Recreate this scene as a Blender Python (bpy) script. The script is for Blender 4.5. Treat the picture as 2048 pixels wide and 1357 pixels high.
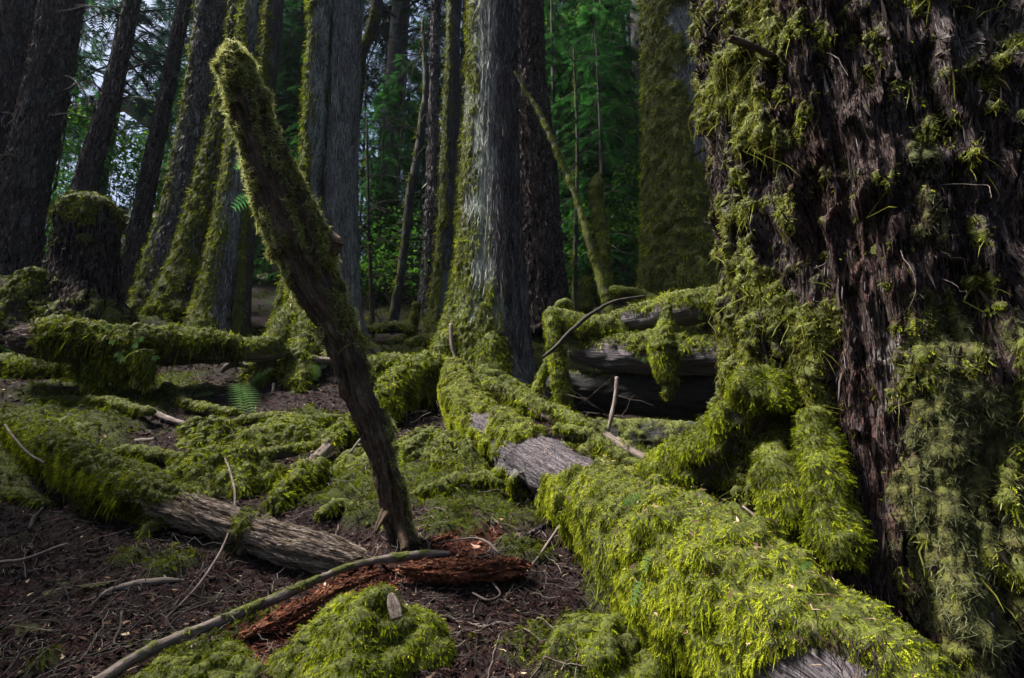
import bpy, math
import numpy as np
from mathutils import Vector
R = math.radians
sc = bpy.context.scene
for o in list(bpy.data.objects): bpy.data.objects.remove(o)
COL = sc.collection

# ------------------------------------------------------------------ camera, sky, sun, exposure
PITCH = 14.0
F = 1138.0            # focal length in photograph pixels (2048 wide)
cd = bpy.data.cameras.new('camera'); cam = bpy.data.objects.new('camera', cd); COL.objects.link(cam)
cd.sensor_width = 36; cd.lens = F * 36 / 2048; cd.clip_start = 0.02; cd.clip_end = 1000
cam.location = (0, 0, 0); cam.rotation_euler = (R(90 + PITCH), 0, 0); sc.camera = cam
SUN_EL, SUN_AZ = 58.0, -87.0      # azimuth from +Y, negative = left
w = bpy.data.worlds.new("World"); sc.world = w; w.use_nodes = True
nt = w.node_tree; bg = nt.nodes['Background']
sky = nt.nodes.new('ShaderNodeTexSky'); sky.sky_type = 'NISHITA'; sky.sun_disc = False
sky.sun_elevation = R(SUN_EL); sky.sun_rotation = R(SUN_AZ); sky.dust_density = 3.0; sky.air_density = 1.0; sky.ozone_density = 1.0
nt.links.new(sky.outputs[0], bg.inputs[0]); bg.inputs[1].default_value = 0.052
sl = bpy.data.lights.new('sun', 'SUN'); so = bpy.data.objects.new('sun', sl); COL.objects.link(so)
sl.energy = 4.8; sl.angle = R(12); sl.color = (1.0, 0.96, 0.86)
az, el = R(SUN_AZ), R(SUN_EL)
sdir = Vector((math.sin(az) * math.cos(el), math.cos(az) * math.cos(el), math.sin(el)))
so.rotation_euler = sdir.to_track_quat('Z', 'Y').to_euler()
vs = sc.view_settings; vs.view_transform = 'Standard'; vs.look = 'None'; vs.gamma = 1.0; vs.exposure = 2.0
vs.use_curve_mapping = False
sc.cycles.max_bounces = 5; sc.cycles.diffuse_bounces = 3; sc.cycles.transmission_bounces = 3; sc.cycles.glossy_bounces = 2
sc.cycles.use_denoising = True

# ------------------------------------------------------------------ helpers
cp, sp = math.cos(R(PITCH)), math.sin(R(PITCH))
def PY(px, py, Y):
    """world point seen at photograph pixel (px, py) at horizontal distance Y in front of the viewpoint"""
    tx = (px - 1024) / F; tv = (py - 678.5) / F
    t = Y / (cp + tv * sp)
    return np.array([t * tx, Y, t * (sp - tv * cp)])
def RW(h, py, Y):
    tv = (py - 678.5) / F
    return h / F * Y / (cp + tv * sp)

rs = np.random.RandomState(7)
_perm = rs.permutation(256); _perm = np.concatenate([_perm, _perm, _perm])
_g = rs.normal(size=(256, 3)); _g /= np.linalg.norm(_g, axis=1)[:, None]
def pn(p):
    p = np.asarray(p, dtype=np.float64); sh = p.shape[:-1]; p = p.reshape(-1, 3)
    i = np.floor(p).astype(np.int64); f = p - i; i &= 255
    u = f * f * f * (f * (f * 6 - 15) + 10)
    out = 0
    for dx in (0, 1):
        wx = u[:, 0] if dx else 1 - u[:, 0]
        for dy in (0, 1):
            wy = u[:, 1] if dy else 1 - u[:, 1]
            for dz in (0, 1):
                wz = u[:, 2] if dz else 1 - u[:, 2]
                h = _perm[_perm[_perm[(i[:, 0] + dx) & 255] + ((i[:, 1] + dy) & 255)] + ((i[:, 2] + dz) & 255)]
                d = _g[h]
                out = out + wx * wy * wz * (d[:, 0] * (f[:, 0] - dx) + d[:, 1] * (f[:, 1] - dy) + d[:, 2] * (f[:, 2] - dz))
    return (out * 1.6).reshape(sh)
def fbm(p, octv=3):
    s = 0; a = 1; n = 0; p = np.asarray(p)
    for k in range(octv):
        s = s + a * pn(p * (2 ** k) + 17.3 * k); n += a; a *= .5
    return s / n * 1.3
def sst(a, b, x):
    t = np.clip((x - a) / (b - a), 0, 1); return t * t * (3 - 2 * t)
def unit(v): return v / np.maximum(np.linalg.norm(v, axis=-1, keepdims=True), 1e-9)

def mesh(name, V, quads=None, tris=None, mats=(), attrs=None, parent=None, smooth=True, origin=None, fm=None):
    V = np.asarray(V, dtype=np.float32).reshape(-1, 3)
    if origin is not None: V = V - np.asarray(origin, dtype=np.float32)
    me = bpy.data.meshes.new(name)
    q = np.zeros((0, 4), int) if quads is None else np.asarray(quads)
    t = np.zeros((0, 3), int) if tris is None else np.asarray(tris)
    me.vertices.add(len(V)); me.vertices.foreach_set('co', V.ravel())
    nl = q.size + t.size
    me.loops.add(nl); me.loops.foreach_set('vertex_index', np.concatenate([q.ravel(), t.ravel()]).astype(np.int32))
    me.polygons.add(len(q) + len(t))
    ls = np.concatenate([np.arange(len(q)) * 4, q.size + np.arange(len(t)) * 3]).astype(np.int32)
    me.polygons.foreach_set('loop_start', ls)
    me.polygons.foreach_set('use_smooth', np.full(len(q) + len(t), smooth))
    for m in mats: me.materials.append(M[m] if isinstance(m, str) else m)
    if fm is not None: me.polygons.foreach_set('material_index', np.asarray(fm, dtype=np.int32))
    me.update(calc_edges=True)
    for k, v in (attrs or {}).items():
        v = np.asarray(v, dtype=np.float32)
        if v.ndim == 1:
            a = me.attributes.new(k, 'FLOAT', 'POINT'); a.data.foreach_set('value', v)
        else:
            a = me.attributes.new(k, 'FLOAT_VECTOR', 'POINT'); a.data.foreach_set('vector', v.ravel())
    o = bpy.data.objects.new(name, me); COL.objects.link(o)
    if parent is not None: o.parent = parent
    elif origin is not None: o.location = [float(c) for c in origin]
    return o
def tag(o, label=None, cat=None, group=None, kind=None):
    if label: o['label'] = label
    if cat: o['category'] = cat
    if group: o['group'] = group
    if kind: o['kind'] = kind
    return o
def thing(name, label, cat, loc, group=None):
    o = bpy.data.objects.new(name, None); COL.objects.link(o); o.empty_display_size = .1
    o.location = [float(c) for c in loc]
    return tag(o, label, cat, group)

# ------------------------------------------------------------------ materials
def nodes(name):
    m = bpy.data.materials.new(name); m.use_nodes = True; t = m.node_tree
    return m, t, t.nodes['Principled BSDF']
def N(t, typ, **kw):
    n = t.nodes.new(typ)
    for k, v in kw.items(): setattr(n, k, v)
    return n
def ramp(t, fac, stops):
    r = N(t, 'ShaderNodeValToRGB'); e = r.color_ramp.elements
    while len(e) < len(stops): e.new(.5)
    for x, (p, c) in zip(e, stops):
        x.position = p; x.color = (*c, 1) if len(c) == 3 else c
    t.links.new(fac, r.inputs[0]); return r.outputs[0]
def noise(t, vec, scale, detail=4, rough=.6, dist=0.0):
    n = N(t, 'ShaderNodeTexNoise'); n.inputs['Scale'].default_value = scale; n.inputs['Detail'].default_value = detail
    n.inputs['Roughness'].default_value = rough; n.inputs['Distortion'].default_value = dist
    t.links.new(vec, n.inputs['Vector']); return n.outputs[0]
def mapped(t, vec, s):
    m = N(t, 'ShaderNodeMapping'); m.inputs['Scale'].default_value = s; t.links.new(vec, m.inputs[0]); return m.outputs[0]
def mix(t, f, a, b, typ='MIX'):
    n = N(t, 'ShaderNodeMix'); n.data_type = 'RGBA'; n.blend_type = typ
    if isinstance(f, (int, float)): n.inputs[0].default_value = f
    else: t.links.new(f, n.inputs[0])
    for i, c in ((6, a), (7, b)):
        if isinstance(c, tuple): n.inputs[i].default_value = (*c, 1)
        else: t.links.new(c, n.inputs[i])
    return n.outputs[2]
def math_(t, op, a, b=None, c=None):
    n = N(t, 'ShaderNodeMath'); n.operation = op
    for i, x in enumerate((a, b, c)):
        if x is None: continue
        if isinstance(x, (int, float)): n.inputs[i].default_value = x
        else: t.links.new(x, n.inputs[i])
    return n.outputs[0]
MOSSC = [(0.0, (.016, .013, .004)), (.3, (.042, .050, .004)), (.55, (.105, .130, .006)), (.8, (.24, .28, .010)), (1.0, (.42, .45, .04))]
def bark(name, c, lich=(.25, .28, .24), lichen=0.5, sc_f=(40, 40, 5), bump=.6, accent=None, rough=.9):
    """c = three bark colours dark to light; lichen = threshold (1 = none)"""
    m, t, b = nodes(name)
    at = N(t, 'ShaderNodeAttribute', attribute_name='bc').outputs['Vector']
    ms = N(t, 'ShaderNodeAttribute', attribute_name='moss').outputs['Fac']
    v = mapped(t, at, sc_f)
    n1 = noise(t, v, 1.0, 5, .65, .3)
    col = ramp(t, n1, [(.32, c[0]), (.5, c[1]), (.68, c[2])])
    n0 = noise(t, mapped(t, at, (2.2, 2.2, .5)), 1.0, 3)
    if accent:
        a = ramp(t, n0, [(.5, (0, 0, 0)), (.62, (1, 1, 1))]); col = mix(t, a, col, mix(t, n1, accent[0], accent[1]))
    nl = noise(t, mapped(t, at, (3.5, 3.5, 1.2)), 1.0, 6, .7)
    nf = noise(t, mapped(t, at, (60, 60, 30)), 1.0, 3)
    lm = math_(t, 'ADD', nl, math_(t, 'MULTIPLY', nf, .35))
    lm = math_(t, 'ADD', lm, N(t, 'ShaderNodeAttribute', attribute_name='lich').outputs['Fac'])
    lm = ramp(t, lm, [(min(lichen + .17, .98), (0, 0, 0)), (min(lichen + .27, 1.0), (1, 1, 1))])
    if lichen < 1: col = mix(t, math_(t, 'MULTIPLY', lm, .85), col, lich)
    nm = noise(t, mapped(t, at, (70, 70, 55)), 1.0, 3)
    mc = ramp(t, nm, [(.3, (.018, .02, .004)), (.5, (.045, .052, .008)), (.7, (.09, .10, .014))])
    col = mix(t, ms, col, mc)
    t.links.new(col, b.inputs['Base Color']); b.inputs['Roughness'].default_value = rough
    b.inputs['Specular IOR Level'].default_value = .25
    bp = N(t, 'ShaderNodeBump'); bp.inputs['Strength'].default_value = bump; bp.inputs['Distance'].default_value = .02
    t.links.new(math_(t, 'ADD', n1, math_(t, 'MULTIPLY', nm, .5)), bp.inputs['Height']); t.links.new(bp.outputs[0], b.inputs['Normal'])
    return m
def leafy(name, stops, trans=.35, gloss=.0, rough=.6):
    """thin leaf or moss: colour from the per-strand attribute, light passes through"""
    m = bpy.data.materials.new(name); m.use_nodes = True; t = m.node_tree; t.nodes.clear()
    out = N(t, 'ShaderNodeOutputMaterial')
    at = N(t, 'ShaderNodeAttribute', attribute_name='rnd').outputs['Fac']
    col = ramp(t, at, stops)
    d = N(t, 'ShaderNodeBsdfDiffuse'); tr = N(t, 'ShaderNodeBsdfTranslucent'); mx = N(t, 'ShaderNodeMixShader')
    t.links.new(col, d.inputs[0]); t.links.new(col, tr.inputs[0]); mx.inputs[0].default_value = trans
    t.links.new(d.outputs[0], mx.inputs[1]); t.links.new(tr.outputs[0], mx.inputs[2]); s = mx.outputs[0]
    if gloss:
        g = N(t, 'ShaderNodeBsdfGlossy'); g.inputs['Roughness'].default_value = rough; g.inputs[0].default_value = (.8, .85, .9, 1)
        m2 = N(t, 'ShaderNodeMixShader'); m2.inputs[0].default_value = gloss
        t.links.new(s, m2.inputs[1]); t.links.new(g.outputs[0], m2.inputs[2]); s = m2.outputs[0]
    t.links.new(s, out.inputs[0]); return m
M = {}
M['fir'] = bark('fir_bark', [(.010, .008, .009), (.04, .034, .037), (.11, .098, .105)], (.17, .18, .17), .6, (28, 28, 7))
M['firred'] = bark('fir_bark_red', [(.015, .011, .01), (.055, .038, .034), (.13, .10, .095)], (.16, .19, .16), .62, (24, 24, 6))
M['cedar'] = bark('cedar_bark', [(.015, .010, .010), (.06, .045, .043), (.16, .13, .13)], (.17, .20, .155), .50, (75, 75, 3.2), .5, accent=((.035, .018, .016), (.13, .085, .08)))
M['greycedar'] = bark('grey_cedar_bark', [(.02, .017, .017), (.075, .068, .067), (.19, .175, .175)], (.19, .21, .18), .55, (80, 80, 3.5), .5)
M['lichened'] = bark('lichened_bark', [(.014, .012, .011), (.05, .046, .042), (.12, .115, .105)], (.18, .205, .17), .47, (60, 60, 5), .5)
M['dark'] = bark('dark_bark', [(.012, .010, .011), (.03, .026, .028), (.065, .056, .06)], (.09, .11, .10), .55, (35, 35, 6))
M['black'] = bark('shade_black_bark', [(.003, .003, .003), (.008, .007, .007), (.016, .014, .014)], (.02, .02, .02), 1.0, (35, 35, 6))  # near-black colour stands in for deep shade in the hollow, not charring
M['rot'] = bark('rotten_bark', [(.006, .004, .004), (.026, .018, .018), (.085, .066, .068)], (.10, .105, .085), .60, (34, 34, 4), 1.0, accent=((.016, .007, .005), (.065, .030, .024)))
M['snag'] = bark('snag_wood', [(.020, .013, .008), (.062, .040, .025), (.14, .09, .058)], (.1, .1, .07), .7, (60, 60, 5), .8)
M['pale'] = bark('bare_pale_wood', [(.03, .02, .015), (.12, .09, .075), (.27, .22, .195)], (.2, .19, .17), .62, (90, 90, 5), .8)
M['greywood'] = bark('weathered_grey_wood', [(.018, .014, .017), (.065, .055, .063), (.15, .13, .14)], (.12, .13, .11), .7, (80, 80, 4), .8)
M['red'] = bark('red_rotten_wood', [(.018, .006, .004), (.085, .030, .017), (.21, .09, .052)], (.3, .12, .06), 1.0, (60, 60, 9), 1.0)
M['twig'] = bark('twig_wood', [(.04, .03, .026), (.11, .085, .075), (.21, .17, .15)], (.2, .22, .19), 1.0, (60, 60, 12), .4)
M['darktwig'] = bark('dark_twig', [(.012, .01, .009), (.03, .024, .02), (.06, .05, .045)], (.1, .12, .09), 1.0, (60, 60, 12), .4)
M['moss'] = leafy('moss_fronds', MOSSC, .4)
M['palemoss'] = leafy('pale_moss_fronds', [(0, (.03, .022, .010)), (.3, (.08, .078, .014)), (.55, (.17, .18, .03)), (.8, (.29, .30, .09)), (1, (.44, .45, .20))], .5)
M['dullmoss'] = leafy('dull_moss_fronds', [(0, (.018, .016, .009)), (.35, (.045, .045, .022)), (.7, (.10, .105, .05)), (1, (.19, .20, .11))], .35)
M['needle'] = leafy('conifer_needles', [(0, (.006, .022, .006)), (.5, (.016, .065, .012)), (1, (.04, .14, .025))], .5)
M['coolneedle'] = leafy('blue_conifer_needles', [(0, (.006, .016, .012)), (.5, (.018, .05, .032)), (1, (.045, .10, .06))], .4)
M['leaf'] = leafy('broad_leaves', [(0, (.02, .06, .008)), (.5, (.05, .14, .016)), (1, (.14, .27, .03))], .5)
M['fern'] = leafy('fern_leaflets', [(0, (.01, .035, .008)), (.5, (.03, .085, .018)), (1, (.10, .17, .055))], .3)
M['frnlight'] = leafy('light_fern_leaflets', [(0, (.05, .16, .04)), (1, (.12, .34, .10))], .5)
M['litter'] = leafy('litter_pieces', [(0, (.006, .004, .004)), (.4, (.022, .013, .013)), (.7, (.06, .034, .028)), (.93, (.17, .11, .075)), (1, (.36, .27, .18))], .0)
M['redlitter'] = leafy('red_litter_pieces', [(0, (.02, .008, .006)), (.5, (.07, .026, .018)), (.8, (.15, .06, .04)), (1, (.32, .19, .14))], .0)

M['sgrey'] = leafy('grey_bark_fibres', [(0, (.012, .010, .011)), (.38, (.065, .057, .060)), (.65, (.16, .148, .15)), (1, (.30, .32, .28))], .0)
M['sbrown'] = leafy('brown_bark_fibres', [(0, (.008, .006, .006)), (.4, (.034, .025, .024)), (.7, (.09, .068, .062)), (1, (.19, .155, .145))], .0)
M['srot'] = leafy('rotten_bark_fibres', [(0, (.004, .003, .003)), (.35, (.014, .010, .010)), (.6, (.036, .027, .027)), (.8, (.075, .064, .066)), (1, (.17, .155, .16))], .0)
M['swood'] = leafy('dark_wood_fibres', [(0, (.010, .008, .010)), (.4, (.042, .036, .042)), (.7, (.10, .088, .098)), (1, (.20, .18, .19))], .0)
M['spale'] = leafy('pale_wood_fibres', [(0, (.03, .02, .015)), (.4, (.12, .09, .07)), (.7, (.24, .195, .165)), (1, (.38, .33, .29))], .0)
M['sred'] = leafy('red_wood_fibres', [(0, (.02, .007, .005)), (.4, (.085, .030, .017)), (.7, (.18, .075, .042)), (1, (.32, .18, .12))], .0)
def ground_mat():
    m, t, b = nodes('forest_soil')
    g = N(t, 'ShaderNodeTexCoord').outputs['Object']
    ms = N(t, 'ShaderNodeAttribute', attribute_name='moss').outputs['Fac']
    rd = N(t, 'ShaderNodeAttribute', attribute_name='redness').outputs['Fac']
    n1 = noise(t, g, 28, 6, .7); n2 = noise(t, g, 110, 3)
    col = ramp(t, n1, [(.3, (.007, .005, .005)), (.5, (.020, .013, .013)), (.7, (.05, .034, .033))])
    red = ramp(t, n1, [(.3, (.014, .005, .004)), (.5, (.045, .018, .013)), (.7, (.11, .045, .032))])
    col = mix(t, rd, col, red)
    mc = ramp(t, n2, [(.3, (.014, .018, .004)), (.5, (.035, .043, .007)), (.7, (.07, .085, .013))])
    col = mix(t, ms, col, mc)
    t.links.new(col, b.inputs['Base Color']); b.inputs['Roughness'].default_value = .95
    b.inputs['Specular IOR Level'].default_value = .15
    bp = N(t, 'ShaderNodeBump'); bp.inputs['Strength'].default_value = .9; bp.inputs['Distance'].default_value = .03
    t.links.new(math_(t, 'ADD', n1, n2), bp.inputs['Height']); t.links.new(bp.outputs[0], b.inputs['Normal'])
    return m
M['soil'] = ground_mat()

# ------------------------------------------------------------------ terrain
CTRL = [(0,1357,2.3),(300,1357,2.1),(700,1357,1.95),(1100,1357,1.95),(1500,1357,2.1),(2048,1357,2.4),
 (0,1200,2.9),(300,1200,2.75),(700,1180,2.75),(1050,1180,2.75),(1300,1250,2.6),
 (0,1060,3.6),(250,1080,3.45),(600,1130,3.2),(900,1100,3.15),(1150,1100,3.2),
 (0,960,4.3),(350,930,4.5),(600,960,4.3),(900,960,4.1),(1100,1020,3.8),
 (0,850,5.1),(250,830,5.5),(500,850,5.4),(700,860,5.4),(900,880,5.2),(1130,950,4.5),(1330,960,4.4),(1600,980,3.9),
 (0,770,5.9),(300,760,6.4),(450,735,6.9),(620,760,6.6),(800,770,6.9),(1000,770,6.7),(1180,850,5.9),(1300,900,5.6),(1440,905,5.4),
 (0,650,7.4),(200,640,8.0),(330,625,8.6),(450,665,8.4),(560,690,8.2),(700,725,7.7),(850,700,8.3),(1000,700,8.0),(1090,650,9.6),
 (780,640,10.5),(850,655,9.8),(700,600,13),(800,590,14),(600,570,15),(0,560,10),(150,520,12),(250,540,12),(1200,600,11.5),(1400,580,10.5),
 (1900,700,6.5),(1240,540,18),(100,470,19),(760,545,22)]
CP = np.array([PY(*c) for c in CTRL])
GX, GY = .0, .44
def ground_base(x, y):
    x = np.asarray(x, float); y = np.asarray(y, float); sh = np.broadcast(x, y).shape
    X = np.broadcast_to(x, sh).ravel(); Y = np.broadcast_to(y, sh).ravel()
    out = np.empty(X.size)
    for s in range(0, X.size, 60000):
        a = X[s:s+60000, None]; b = Y[s:s+60000, None]
        dx = a - CP[None, :, 0]; dy = b - CP[None, :, 1]
        sc2 = .04 * (1 + CP[None, :, 1]) ** 1.0
        wt = 1 / (dx * dx + dy * dy + sc2 * .6) ** 2.0
        out[s:s+60000] = (wt * (CP[None, :, 2] + GY * dy * np.exp(-np.abs(dy) / 60))).sum(1) / wt.sum(1)
    return out.reshape(sh)
# moss patches on the ground: photograph pixel, distance, radius in metres
MP = [(150,800,5.5,.9),(60,900,4.6,.6),(300,780,6.0,.6),(210,860,5.2,.5),(600,860,5.4,.4),(450,870,5.2,.25),(650,1000,4.0,.35),(700,960,4.3,.4),(850,960,4.2,.55),(980,1000,3.9,.5),(1000,930,4.6,.5),
      (900,1060,3.4,.25),(1150,1250,2.5,.22),(1250,1200,2.7,.35),(1200,1340,2.15,.28),(400,1320,2.15,.18),(250,1130,3.1,.12),(40,720,6.4,.8),(400,650,8.3,.5),(820,720,7.6,.7),(620,690,7.9,.6),(900,760,7,.5),(80,1330,2.3,.05),
      (1100,700,8,1.),(250,640,8,.5),(60,650,7.6,.6),(1060,1100,3.1,.2),(760,1040,3.6,.25),(330,1150,3.0,.15),(480,1100,3.3,.12),(1350,930,4.6,.5),(500,700,7.6,.25),(740,650,10,.5),(880,640,10.5,.6)]
MPW = np.array([[*PY(a, b, c)[:2], d] for a, b, c, d in MP])
RP = [(560,1240,2.45,.33),(720,1170,2.8,.22),(900,1140,2.95,.20),(440,1330,2.1,.20),(930,1090,3.2,.22),(620,1300,2.2,.14)]
RPW = np.array([[*PY(a, b, c)[:2], d] for a, b, c, d in RP])
def patch(x, y, W):
    m = np.zeros(np.broadcast(x, y).shape)
    for px, py, r in W: m = np.maximum(m, 1.25 - np.hypot(x - px, y - py) / r)
    return m
def ground(x, y):
    """returns z, moss, redness"""
    x = np.asarray(x, float); y = np.asarray(y, float)
    z = ground_base(x, y)
    q = np.stack([x, y, np.zeros_like(x)], -1)
    far = np.clip((y - 6) / 14, 0, 1)
    mo = patch(x, y, MPW) + .75 * fbm(q * 2.2 + 5, 4) - .15
    mo = np.maximum(mo, (fbm(q * .5 + 9, 4) * 1.6 - .05) * far)
    mo = np.where(y < 7.5, mo, np.maximum(mo, fbm(q * .9, 4) * 1.4 - .1))
    mo = sst(.05, .5, mo + .12 * fbm(q * 14, 2))
    re = sst(.2, .8, patch(x, y, RPW) + .5 * fbm(q * 6 + 3, 3)) * (1 - mo)
    z = z + fbm(q * 1.3 + 2, 2) * .05 + fbm(q * 4.2, 4) * .045 + fbm(q * 20, 3) * .014 + mo * (.03 + .10 * np.abs(fbm(q * 4 + 8, 3)))
    z = z + far * fbm(q * .45 + 7, 3) * .5
    return z, mo, re
def gz(x, y): return float(ground(np.array([x]), np.array([y]))[0][0])

def build_ground():
    a = 1.6; n = 620
    u = np.linspace(-4.9, 4.9, n); gx = a * np.sinh(u)
    v = np.linspace(-2.2, 4.9, n); gy = 2.6 + a * np.sinh(v)
    X, Y = np.meshgrid(gx, gy)
    Z, mo, re = ground(X.ravel(), Y.ravel())
    V = np.stack([X.ravel(), Y.ravel(), Z], 1)
    i = np.arange(n * n).reshape(n, n)
    q = np.stack([i[:-1, :-1], i[:-1, 1:], i[1:, 1:], i[1:, :-1]], -1).reshape(-1, 4)
    o = mesh('ground', V, q, None, [M['soil']], {'moss': mo, 'redness': re})
    tag(o, 'dark forest soil rising as a hillside, partly mossy', None, None, 'structure')
build_ground()

# ------------------------------------------------------------------ tubes (trunks, logs, limbs)
def crom(P, n):
    P = np.asarray(P, float); k = len(P)
    if k == 2:
        t = np.linspace(0, 1, n)[:, None]; return P[0] * (1 - t) + P[1] * t
    Q = np.vstack([2 * P[0] - P[1], P, 2 * P[-1] - P[-2]])
    L = np.concatenate([[0], np.cumsum(np.linalg.norm(np.diff(P[:, :3], axis=0), axis=1))])
    s = np.linspace(0, L[-1], n); j = np.clip(np.searchsorted(L, s, 'right') - 1, 0, k - 2)
    t = ((s - L[j]) / np.maximum(L[j + 1] - L[j], 1e-9))[:, None]
    p0, p1, p2, p3 = Q[j], Q[j + 1], Q[j + 2], Q[j + 3]
    return .5 * ((2 * p1) + (-p0 + p2) * t + (2 * p0 - 5 * p1 + 4 * p2 - p3) * t * t + (-p0 + 3 * p1 - 3 * p2 + p3) * t ** 3)
class T: pass
def proj(V):
    y = V[..., 1] * cp + V[..., 2] * sp; u_ = -V[..., 1] * sp + V[..., 2] * cp; y = np.maximum(y, .05)
    return 1024 + F * V[..., 0] / y, 678.5 - F * u_ / y
def blobsum(V, blobs):
    """patches of growth on a surface: (px, py, rx, ry, value)"""
    x, y = proj(V); s = 0
    for a, b, rx, ry, v in blobs: s = s + v * np.exp(-(((x - a) / rx) ** 2 + ((y - b) / ry) ** 2))
    return s
def grid_normals(V, closed=True):
    du = np.gradient(V, axis=0)
    dv = np.roll(V, -1, 1) - np.roll(V, 1, 1)
    n = np.cross(dv, du); return unit(n)
def tube(pts, rad, spacing, na, ref=None, disp=None, jag=(0, 0), flat=(1, 1), seed=0, wander=0):
    """pts (k,3), rad (k,) -> grid surface"""
    pr = np.column_stack([np.asarray(pts, float), np.asarray(rad, float)])
    L = np.linalg.norm(np.diff(pr[:, :3], axis=0), axis=1).sum()
    nl = int(max(6, L / spacing)); C = crom(pr, nl); P = C[:, :3]; r = np.maximum(C[:, 3], 1e-4)
    s = np.concatenate([[0], np.cumsum(np.linalg.norm(np.diff(P, axis=0), axis=1))])
    if wander:
        P = P + wander * np.stack([fbm(np.stack([s * 1.7, s * 0 + 3 + seed, s * 0 + 11 * k], 1), 3) for k in range(3)], 1)
    tg = unit(np.gradient(P, axis=0))
    ref = np.array(ref if ref is not None else (0, 0, 1), float)
    u = unit(ref - tg * (tg @ ref)[:, None]); b = np.cross(tg, u)
    a = np.linspace(0, 2 * math.pi, na, endpoint=False)
    ca, sa = np.cos(a), np.sin(a)
    D = u[:, None] * (ca * flat[0])[None, :, None] + b[:, None] * (sa * flat[1])[None, :, None]
    Rm = float(np.median(r))
    bc = np.stack([np.broadcast_to(ca * Rm, (nl, na)), np.broadcast_to(sa * Rm, (nl, na)), np.broadcast_to(s[:, None], (nl, na))], -1) + seed * 3.1
    t = T(); t.s = np.broadcast_to(s[:, None], (nl, na)); t.u = t.s / s[-1]; t.a = np.broadcast_to(a, (nl, na)); t.bc = bc; t.r = np.broadcast_to(r[:, None], (nl, na))
    rr = t.r.copy()
    if disp is not None: rr = rr + disp(t, bc)
    V = P[:, None] + D * rr[..., None]
    # broken or rounded ends
    for e, j in ((0, jag[0]), (-1, jag[1])):
        rows = []
        for fct in ((.75, .35, .02) if e == 0 else (.75, .35, .02)):
            c = P[e]; ring = c + (V[e] - c) * fct
            off = (fbm(np.stack([ca * 2 + seed, sa * 2, ca * 0 + fct * 3], 1), 2) * j + (1 - fct) * j * .3) * (-1 if e == 0 else 1)
            rows.append(ring + tg[e] * off[:, None])
        rows = np.array(rows)
        if e == 0: V = np.concatenate([rows[::-1], V])
        else: V = np.concatenate([V, rows])
    pad = lambda x: np.concatenate([x[:1]] * 3 + [x] + [x[-1:]] * 3)
    t.s, t.u, t.a, t.bc, t.r = pad(t.s), pad(t.u), pad(t.a), pad(t.bc), pad(t.r)
    t.V = V; t.N = grid_normals(V); t.C = pad(P); t.moss = np.zeros(t.s.shape)
    return t
def tube_quads(nl, na):
    i = np.arange(nl * na).reshape(nl, na); j = np.roll(i, -1, 1)
    return np.stack([i[:-1], j[:-1], j[1:], i[1:]], -1).reshape(-1, 4)
def tube_mesh(name, t, mat, parent=None, origin=None):
    nl, na = t.s.shape
    return mesh(name, t.V.reshape(-1, 3), tube_quads(nl, na), None, [mat], {'bc': t.bc.reshape(-1, 3), 'moss': t.moss.ravel(), 'lich': (t.lich.ravel() if hasattr(t, 'lich') else np.zeros(nl * na))}, parent, True, origin)

def D_fir(dep=.03, f=9, fl=0, seed=0, hf=.6):
    def d(t, bc):
        q = bc * np.array([f, f, f * .33]) + .5 * fbm(bc * 3, 2)[..., None]
        x = 1 - np.abs(pn(q)) * 2.2
        x2 = np.abs(pn(bc * np.array([f * 2.6, f * 2.6, f * 1.3])))
        o = -dep * np.clip(x, 0, 1) ** 2 + dep * .5 * x2 + .06 * t.r * fbm(bc * np.array([2, 2, .5]), 2)
        return o + flare(t, bc, fl, hf)
    return d
def D_strip(dep=.012, f=16, fl=0, hf=.6, lob=.05):
    def d(t, bc):
        o = dep * fbm(bc * np.array([f, f, .5]), 3) * 1.3 + dep * .6 * pn(bc * np.array([f * 2.5, f * 2.5, 2.5])) + lob * t.r * 2 * fbm(bc * np.array([3.5, 3.5, .25]), 2)
        return o + flare(t, bc, fl, hf)
    return d
def D_log(dep=.1, f=5):
    def d(t, bc): return t.r * (dep * 2 * fbm(bc * np.array([f, f, f * .6]), 3) + .05 * pn(bc * np.array([f * 5, f * 5, 4])))
    return d
def D_none(t, bc): return 0 * t.r
def flare(t, bc, fl, hf):
    if not fl: return 0
    lobe = np.clip(.55 + .9 * pn(np.stack([np.cos(t.a) * 1.1 + bc[..., 0] * 0 + 4, np.sin(t.a) * 1.1, t.s * .25], -1)), 0.1, 2)
    return t.r * fl * np.exp(-t.s / hf) * lobe * 1.4

def put_moss(t, k=1.0, dir=(0, 0, 1), bias=0.0, amp=.5, freq=4.0, thick=.02, drape=0.0, lump=9.0, edge=.3, blobs=None):
    """bias may be a number or [(u, value), ...]"""
    dv = np.array(dir, float); dv /= np.linalg.norm(dv)
    b = bias if np.isscalar(bias) else np.interp(t.u, [x[0] for x in bias], [x[1] for x in bias])
    val = (t.N @ dv) * k + b + amp * fbm(t.V * freq, 4) * 1.4
    if blobs: val = val + blobsum(t.V, blobs)
    m = sst(0, edge, val)
    t.moss = np.maximum(t.moss, m)
    up = .35 + 1.7 * np.abs(fbm(t.V * lump, 3)) + .35 * fbm(t.V * lump * 4, 2)
    t.V = t.V + t.N * (m * thick * up)[..., None]
    if drape:
        wgt = np.clip((1.0 - t.N[..., 2]) * .5, 0, 1) ** 1.2
        dn = drape * np.clip(.35 + 1.3 * pn(np.stack([t.s * 4.5, t.s * 0 + 2, t.s * 0], -1)) + .5 * pn(np.stack([t.s * 14, t.s * 0, t.s * 0], -1)), 0, 1.6)
        t.V = t.V.copy(); t.V[..., 2] -= m * wgt * dn
    t.N = grid_normals(t.V)

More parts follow.
